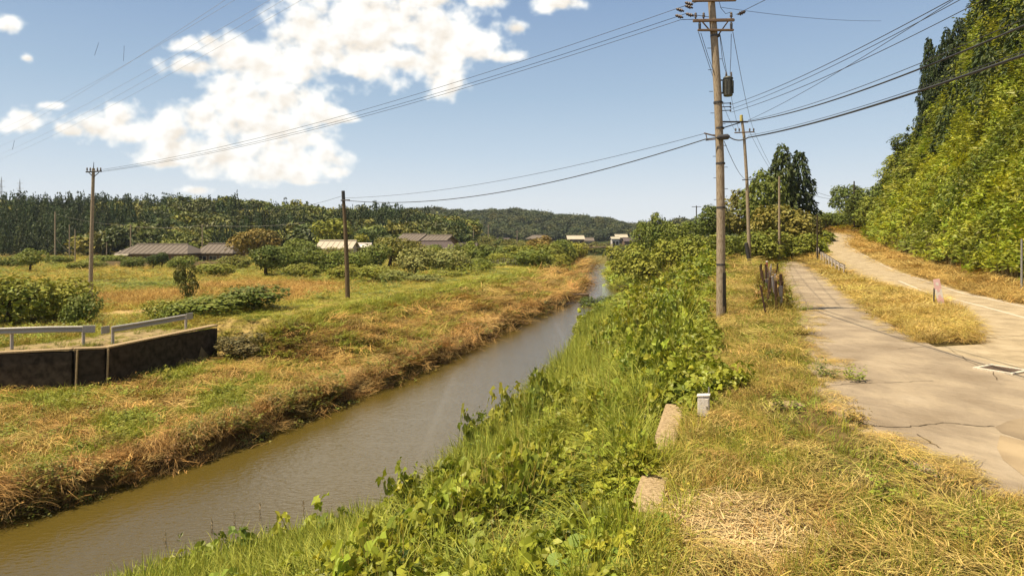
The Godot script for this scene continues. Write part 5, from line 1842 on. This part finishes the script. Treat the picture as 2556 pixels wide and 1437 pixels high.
	for q in cop:
		var p0 := Vector3(xa(1690 if q[0] > 12.0 else 1278 + (tb(XC, q[0]) + 0.02) / q[0] * F, q[0]), 0, -q[0])
		var f := func(dd: float) -> Vector3: return Vector3(0.3165 * dd - 0.94, EY - 3.30, -dd)
		var s0: Vector3 = f.call(q[0])
		var s1: Vector3 = f.call(q[1])
		var mb := MB.new()
		cbox(mb, (s0 + s1) / 2.0 - Vector3(0, 0.11, 0), Vector3(0.36, 0.24, (s0 - s1).length() - 0.015), Basis.looking_at((s0 - s1).normalized(), Vector3.UP), 0.02)
		put("coping_block", mb.mesh(), M.concrete, o)
		var wb := MB.new()
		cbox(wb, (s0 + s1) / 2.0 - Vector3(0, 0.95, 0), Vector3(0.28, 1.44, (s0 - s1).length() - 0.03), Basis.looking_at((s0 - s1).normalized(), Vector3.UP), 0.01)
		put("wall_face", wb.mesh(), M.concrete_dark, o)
	# ramshackle stake fence along the side road
	o = thing("stake_fence", "ramshackle fence of weathered stakes along the side road", "fence")
	rng.seed = 55
	for k in 26:
		var t := k / 25.0
		var dd := lerpf(25.4, 45.0, t)
		var xx := tb(XE, dd) - 0.45 - rv(0.0, 1.0)
		var p := gp(xx, dd)
		var hh := rv(0.7, 1.35)
		var mb := MB.new()
		cbox(mb, p + Vector3(0, hh / 2.0 - 0.1, 0), Vector3(rv(0.06, 0.13), hh + 0.2, rv(0.05, 0.09)), Basis(Vector3(rv(-1, 1), 0, rv(-1, 1)).normalized(), rv(0.0, 0.22)), 0.01)
		put("stake", mb.mesh(), M.stake_pale if rng.randf() < 0.3 else M.stake, o)
	for k in 6:
		var d0 := 27.0 + k * 3.0
		for hh in [0.35, 0.8]:
			bar(o, "rail", gp(tb(XE, d0) - 1.0, d0, hh + rv(-0.1, 0.1)), gp(tb(XE, d0 + 2.9) - 1.0, d0 + 2.9, hh + rv(-0.1, 0.1)), 0.06, 0.08, M.stake)
	for q in [[33.0, 0.5], [38.0, 0.6]]:
		var mb := MB.new()
		cbox(mb, gp(tb(XE, q[0]) - 1.05, q[0], 0.5), Vector3(0.5, 0.7, 0.03), Basis(Vector3.UP, 0.5), 0.008)
		put("nailed_panel", mb.mesh(), M.stake_pale, o)
	var rp := gp(xa(1915, 50.0), 50.0)
	o = thing("marker_post", "short rusty red marker post behind the stake fence", "marker post", rp)
	var rpm := MB.new()
	cbox(rpm, Vector3(0, 0.4, 0), Vector3(0.12, 0.9, 0.12), Basis(), 0.015)
	put("post_body", rpm.mesh(), flat_mat(lin(0.32, 0.09, 0.05), 0.8), o)
	var cap_mb := MB.new()
	cbox(cap_mb, Vector3(0, 0.9, 0), Vector3(0.14, 0.1, 0.14), Basis(), 0.02)
	put("post_cap", cap_mb.mesh(), M.white, o)
	# small concrete sill at the narrowing of the river
	var sl := MB.new()
	cbox(sl, Vector3(tb(XL, 74.5) + 0.2, 0.15, -74.5), Vector3(2.2, 0.5, 0.6), Basis(Vector3.UP, 0.3), 0.03)
	tag(put("river_sill", sl.mesh(), M.steel_rust), "brown sill at the left water edge where the river narrows", "sill")
	# stakes at the field edge
	o = thing("wooden_stakes", "row of pale wooden garden stakes below the dark green tree", "fence")
	rng.seed = 61
	for k in 16:
		var p := gp(xa(1222 + k * 4.6, 97.0), 97.0 + rv(-0.4, 0.4))
		var mb := MB.new()
		cbox(mb, p + Vector3(0, 0.55, 0), Vector3(0.07, rv(1.0, 1.5), 0.07), Basis(Vector3.FORWARD, rv(-0.08, 0.08)), 0.01)
		put("stake", mb.mesh(), M.stake_pale, o)
	bar(o, "rail", gp(xa(1222, 97.0), 97.0, 0.8), gp(xa(1292, 97.0), 97.0, 0.8), 0.05, 0.07, M.stake_pale)


# ------------------------------------------------------------------ houses
func house(label: String, px0: float, px1: float, d: float, ridge_row: float, eave_row: float, depth: float, roof: Material, wall: Material, windows: int, yaw := 0.0, hip := 0.0, called := "farm_house", category := "house") -> void:
	var xm := xa((px0 + px1) / 2.0, d)
	var base := gp(xm, d, -0.2)
	var o := thing(called, label, category, base, "", yaw)
	var w := (px1 - px0) / F * d / maxf(0.6, cos(yaw))
	var ye := EY - (eave_row - HY) / F * d - base.y
	var yr := EY - (ridge_row - HY) / F * d - base.y
	var hw := w / 2.0
	var hd := depth / 2.0
	var ov := 0.45
	var wm := MB.new()
	cbox(wm, Vector3(0, ye / 2.0, 0), Vector3(w - 2.0 * ov, ye, depth - 2.0 * ov), Basis(), 0.03)
	if hip < 0.05:
		for s in [-1.0, 1.0]:
			var gx: float = s * (hw - ov)
			wm.face(Vector3(gx, ye, -hd + ov), Vector3(gx, yr - 0.15, 0), Vector3(gx, ye, hd - ov), Vector3(gx, ye, hd - ov), Color.WHITE)
	put("wall", wm.mesh(), wall, o)
	var rm := MB.new()
	var th := Vector3(0, 0.18, 0)
	var a := Vector3(-hw, ye - 0.12, hd)
	var b := Vector3(hw, ye - 0.12, hd)
	var c := Vector3(hw, ye - 0.12, -hd)
	var e := Vector3(-hw, ye - 0.12, -hd)
	var r0 := Vector3(-hw + hip, yr, 0)
	var r1 := Vector3(hw - hip, yr, 0)
	for t in [th, Vector3.ZERO]:
		rm.face(a + t, r0 + t, r1 + t, b + t, Color.WHITE)
		rm.face(c + t, r1 + t, r0 + t, e + t, Color.WHITE)
		if hip >= 0.05:
			rm.face(b + t, r1 + t, c + t, c + t, Color.WHITE)
			rm.face(e + t, r0 + t, a + t, a + t, Color.WHITE)
	for q in [[a, b], [b, r1], [r1, c], [c, e], [e, r0], [r0, a]]:
		rm.face(q[0], q[0] + th, q[1] + th, q[1], Color.WHITE)
	var rf := put("roof", rm.mesh(), roof, o)
	var rg := MB.new()
	tube(rg, [r0 + th + Vector3(0, 0.05, 0), r1 + th + Vector3(0, 0.05, 0)], [0.16], 8)
	put("ridge_tiles", rg.mesh(), roof, rf)
	if d < 175.0:
		var cs := MB.new()
		var ncol := int(w / 0.9)
		for k in range(1, ncol):
			var x := lerpf(-hw, hw, k / float(ncol))
			var cut := maxf(0.0, absf(x) - (hw - hip)) / maxf(hip, 0.01)
			for sd in [-1.0, 1.0]:
				var lo := Vector3(x, ye - 0.12 + 0.2, sd * hd)
				var hi := Vector3(x, yr + 0.2, 0.0).lerp(lo, cut)
				if (hi - lo).length() > 0.3:
					tube(cs, [lo, hi], [0.07], 5, Color.WHITE, false)
		var ribs := put("tile_courses", cs.mesh(), roof, rf)
		ribs.set_meta("kind", "stuff")
	for k in windows:
		var x := lerpf(-hw * 0.75, hw * 0.75, (k + 0.5) / windows)
		var ww := minf(1.6, w / windows * 0.55)
		var fm := MB.new()
		cbox(fm, Vector3(x, ye * 0.52, hd - ov + 0.02), Vector3(ww, ye * 0.5, 0.06), Basis(), 0.01)
		var fr := put("window", fm.mesh(), M.wall_white if wall == M.wall_brown else M.wall_brown, o)
		for s in [-1.0, 1.0]:
			var pm := MB.new()
			cbox(pm, Vector3(x + s * ww * 0.24, ye * 0.52, hd - ov + 0.055), Vector3(ww * 0.42, ye * 0.43, 0.02), Basis(), 0.005)
			put("pane", pm.mesh(), M.window, fr)

func build_houses() -> void:
	house("long low house with grey tiled roof at the forest foot", 316, 494, 133, 612, 632, 9.0, M.roof_grey, M.wall_brown, 6, 0.0, 2.0)
	house("second grey roofed house right of the long one", 500, 600, 138, 611, 631, 8.0, M.roof_grey, M.wall_brown, 3, 0.0, 1.6)
	house("small shed with pale lean roof at the long house end", 298, 332, 130, 630, 636, 4.0, M.roof_pale, M.wall_brown, 1, 0.0, 0.0, "garden_shed", "shed")
	house("pale roofed greenhouse behind the levee pole", 797, 890, 120, 604, 620, 7.0, M.roof_pale, M.wall_white, 4, 0.0, 0.0, "greenhouse", "greenhouse")
	house("low white annex at the greenhouse end", 892, 928, 124, 611, 617, 4.0, M.white, M.wall_white, 1, 0.0, 0.0, "greenhouse", "greenhouse")
	house("grey roofed house left of the three roofs", 1003, 1066, 168, 586, 601, 9.0, M.roof_grey, M.wall_brown, 2, -0.35)
	house("grey roofed house right of the three roofs", 1064, 1130, 160, 589, 605, 9.0, M.roof_grey, M.wall_brown, 2, -0.35)
	house("lower grey gable house in front of the three roofs", 1050, 1124, 148, 604, 622, 8.0, M.roof_dark, M.wall_white, 2, 0.5)
	house("long low dark roof right of the grey gable house", 1118, 1192, 170, 609, 614, 6.0, M.roof_dark, M.wall_brown, 3, 0.0, 0.0, "long_shed", "shed")
	house("small white walled far house beside the pale pole", 1211, 1242, 300, 598, 603, 9.0, M.roof_dark, M.wall_white, 2)
	house("far house with dark roof right of the white walled one", 1238, 1272, 310, 595, 600, 8.0, M.roof_dark, M.wall_white, 2)
	house("far brown roofed house behind the village trees", 1312, 1378, 300, 588, 596, 10.0, M.roof_grey, M.wall_brown, 2, 0.0, 3.0)
	house("far house with pale roof left of the bridge", 1414, 1458, 330, 589, 597, 10.0, M.roof_pale, M.wall_brown, 2)
	house("far low house with grey roof above the bridge", 1452, 1482, 340, 594, 601, 8.0, M.roof_grey, M.wall_white, 2)
	house("white two storey far house right of the bridge", 1524, 1546, 330, 592, 596, 6.0, M.roof_pale, M.white, 2)
	house("far house with bright roof behind the white one", 1534, 1566, 350, 586, 593, 8.0, M.roof_pale, M.wall_brown, 2)
	house("far brown house at the edge of the bank trees", 1554, 1604, 340, 594, 602, 9.0, M.roof_dark, M.wall_brown, 2)
	# garden wall before the houses
	var o := thing("garden_wall", "low pale block wall running before the grey houses", "wall")
	for q in [[236, 300, 657], [302, 372, 660], [420, 500, 654], [502, 580, 656]]:
		var d := 114.0
		var mb := MB.new()
		var x0 := xa(q[0], d)
		var x1 := xa(q[1], d)
		var y := G((x0 + x1) / 2.0, d)
		cbox(mb, Vector3((x0 + x1) / 2.0, y + 0.45, -d), Vector3(x1 - x0, 1.1, 0.2), Basis(), 0.02)
		put("wall_panel", mb.mesh(), M.concrete, o)
	# footbridge over the far river
	o = thing("small_bridge", "low brown bridge crossing the far river bend", "bridge")
	var bd := 190.0
	bar(o, "deck", at(1440, 618, bd), at(1530, 616, bd), 2.4, 0.35, M.steel_rust)
	bar(o, "railing", at(1440, 611, bd), at(1530, 609, bd), 0.1, 0.1, M.steel_rust)
	for px in [1456, 1521]:
		var p := at(px, 618, bd)
		shaft(o, [Vector3(p.x, 0.2, p.z), p], [0.45], M.pole_dark, "pier", 10)
	for k in 10:
		var p := at(1441 + k * 9.7, 615, bd)
		shaft(o, [p, p + Vector3(0, 0.7, 0)], [0.06], M.steel_rust, "rail_post", 6)


# ------------------------------------------------------------------ near plants as things
func big_leaf(mb: MB, p: Vector3, up: Vector3, along: Vector3, r: float) -> void:
	# a round heart shaped leaf with a notch, slightly cupped, veins as folds
	var side := along.cross(up).normalized()
	var n := 22
	var ring := []
	for k in n + 1:
		var a := lerpf(0.28, TAU - 0.28, k / float(n))
		var rr := r * (0.86 + 0.14 * cos(a * 0.5) + 0.10 * sin(a * 0.5)) * (1.0 + 0.05 * sin(a * 9.0))
		var q := -along * cos(a) * rr * 1.02 + side * sin(a) * rr
		ring.append(p + q + up * (0.10 * rr - 0.03 * r * (k % 2)) - Vector3.UP * 0.10 * r * absf(sin(a)))
	for k in n:
		var shade := Color.WHITE * (1.0 if k % 4 else 1.12)
		mb.tri(p, ring[k], ring[k + 1], shade)

func build_near_plants() -> void:
	rng.seed = 808
	var m := leaf_mat(0.5, 0.5, 0.35)
	m.albedo_color = Color(0.14, 0.20, 0.028).linear_to_srgb()
	var spots := [[1535, 1405, 6.5, 0.17, 9, "largest butterbur plant with wide round leaves at the bank foot"], [1625, 1330, 7.0, 0.11, 6, "small broad leaved plant right below the coping"], [1475, 1330, 7.2, 0.10, 5, "pale broad leaved plant left of the coping"], [1420, 1400, 6.7, 0.09, 5, "small round leaved plant left of the butterbur"], [1650, 1290, 7.5, 0.08, 4, "little broad leaved plant touching the lower coping block"]]
	for q in spots:
		var b := Vector3(xa(q[0], q[2]), 0, -q[2])
		var ey: float = EY - (q[1] - HY) / F * q[2]
		b.y = minf(G(b.x, q[2]), ey - 0.45)
		var o := thing("butterbur", q[5], "plant", b)
		var h := ey - b.y
		for k in q[4]:
			var a: float = k * 2.4
			var rr: float = q[3] * (0.3 + 1.4 * sqrt(k / float(q[4])))
			var c := Vector3(cos(a) * rr, h * rv(0.85, 1.1) - rr * 0.25, sin(a) * rr)
			var st := MB.new()
			tube(st, [Vector3(cos(a) * 0.03, 0, sin(a) * 0.03), c * 0.6, c], [0.009, 0.007, 0.005], 5)
			var stem := put("stem", st.mesh(), m, o)
			var lf := MB.new()
			big_leaf(lf, c, (Vector3.UP + Vector3(cos(a), 0, sin(a)) * 0.45 + Vector3(0, 0, 0.55)).normalized(), Vector3(cos(a), -0.1, sin(a)).normalized(), q[3] * rv(0.75, 1.1))
			put("leaf", lf.mesh(), m, stem)
	# plume grass by the water
	for q in [[648, 1275, 12.6, "left plume of grass standing over the water"], [757, 1268, 12.9, "right plume of grass standing over the water"], [528, 1308, 12.4, "short plume at the edge of the near reeds"], [585, 1300, 12.3, "leaning plume among the near reeds"], [412, 1342, 11.6, "plume at the left end of the near reeds"]]:
		var tip := at(q[0], q[1], q[2])
		var b := gp(tip.x + 0.1, q[2])
		var o := thing("plume_grass", q[3], "grass plume", b)
		var t := tip - b
		shaft(o, [Vector3.ZERO, t * 0.6 + Vector3(0.05, 0, 0), t], [0.006, 0.005, 0.003], M.stake_pale, "stem", 5)
		var pm := MB.new()
		for k in 60:
			var p := t + Vector3(0, rv(-0.2, 0.12), 0)
			leaf(pm, p, Vector3(rv(-0.5, 0.5), 0.9, rv(-0.5, 0.5)).normalized(), rand_dir(), 0.06, 0.014, Color(0.52, 0.42, 0.30) * rv(0.8, 1.1))
		put("plume", pm.mesh(), M.dry, o)
	# weed tufts that creep on to the asphalt
	for q in [[2070, 948, "bushy weed creeping over the side road edge"], [1925, 905, "dark leafy weed clump in the dry verge"], [2145, 1065, "brown weed at the end of the long crack"], [2130, 955, "thin weed right of the bushy one"], [1965, 1025, "small weed beside the flat stone"], [2240, 1270, "green tuft in the near verge"], [2440, 1390, "broad green weed in the near right verge"], [2010, 780, "weed between the fence end and the asphalt"]]:
		var d: float = 3.05 * F / (q[1] - HY)
		var b := gp(xa(q[0], d), d)
		b.y = maxf(b.y, EY - 3.05)
		var o := thing("weed", q[2], "weed", b)
		var dark: bool = q[0] in [1925, 2070]
		var cm := put("leaves", herb_clump(900 + int(q[0]), 14, 16, 0.22, 0.12, 0.42, 0.05, 0.10, 0.5), M.leaf, o)
		var mm := leaf_mat(0.4, 0.5, 0.35)
		mm.albedo_color = (DEEP if dark else (BROWN if q[0] == 2145 else GREEN)).lerp(VINE, 0.25).linear_to_srgb()
		cm.material_override = mm
		put("stems", blade_clump(950 + int(q[0]), 12, 0.1, 0.2, 0.4, 0.005, 0.009, 0.6, 0.2, 3), mm, o)
	# flat stone
	var sd := 3.1 * F / (1026 - HY)
	var sb := MB.new()
	cbox(sb, Vector3(0, 0.02, 0), Vector3(0.55, 0.10, 0.3), Basis(Vector3.UP, 0.2), 0.03)
	tag(put("flat_stone", sb.mesh(), M.concrete), "flat pale stone lying in the verge grass", "stone").position = gp(xa(1965, sd), sd)


func _ready() -> void:
	var cam := Camera3D.new()
	cam.name = "camera"
	cam.projection = Camera3D.PROJECTION_FRUSTUM
	cam.near = 0.1
	cam.far = 3000.0
	cam.size = 1437.0 / F * 0.1
	cam.frustum_offset = Vector2(0, -(718.5 - HY) / F * 0.1)
	cam.position = Vector3(0, EY, 0)
	add_child(cam)
	cam.current = true

	var env := Environment.new()
	env.background_mode = Environment.BG_SKY
	var sky := Sky.new()
	var pano := PanoramaSkyMaterial.new()
	pano.panorama = ImageTexture.create_from_image(sky_image())
	sky.sky_material = pano
	env.sky = sky
	env.background_energy_multiplier = 0.63
	env.tonemap_mode = Environment.TONE_MAPPER_LINEAR
	env.tonemap_exposure = 1.72
	env.fog_enabled = true
	env.fog_density = 0.00011
	env.fog_light_color = Color(0.86, 0.92, 1.0)
	env.sdfgi_enabled = true
	env.ssao_enabled = true
	env.ssil_enabled = true
	var we := WorldEnvironment.new()
	we.name = "world"
	we.environment = env
	add_child(we)

	var sun := DirectionalLight3D.new()
	sun.name = "sun"
	sun.light_energy = 1.6
	sun.light_color = Color(1.0, 0.93, 0.80)
	sun.light_angular_distance = 0.5
	sun.shadow_enabled = true
	add_child(sun)
	var el := deg_to_rad(64.0)
	sun.look_at_from_position(Vector3(-cos(el) * 0.95, sin(el), cos(el) * 0.31) * 100.0, Vector3.ZERO)

	n_low.seed = 3; n_low.frequency = 0.035; n_low.fractal_octaves = 3
	n_mid.seed = 17; n_mid.frequency = 0.22; n_mid.fractal_octaves = 3
	n_fine.seed = 23; n_fine.frequency = 0.8; n_fine.fractal_octaves = 2
	var t0 := Time.get_ticks_msec()
	make_tables()
	make_materials()
	build_ground()
	build_water()
	build_roads()
	build_wall()
	print("setting ", Time.get_ticks_msec() - t0)
	build_houses()
	build_poles()
	build_roadside()
	build_trees()
	print("things ", Time.get_ticks_msec() - t0)
	scatter_ground()
	scatter_hill()
	scatter_forest()
	flush_plants()
	build_near_plants()
	print("all ", Time.get_ticks_msec() - t0)
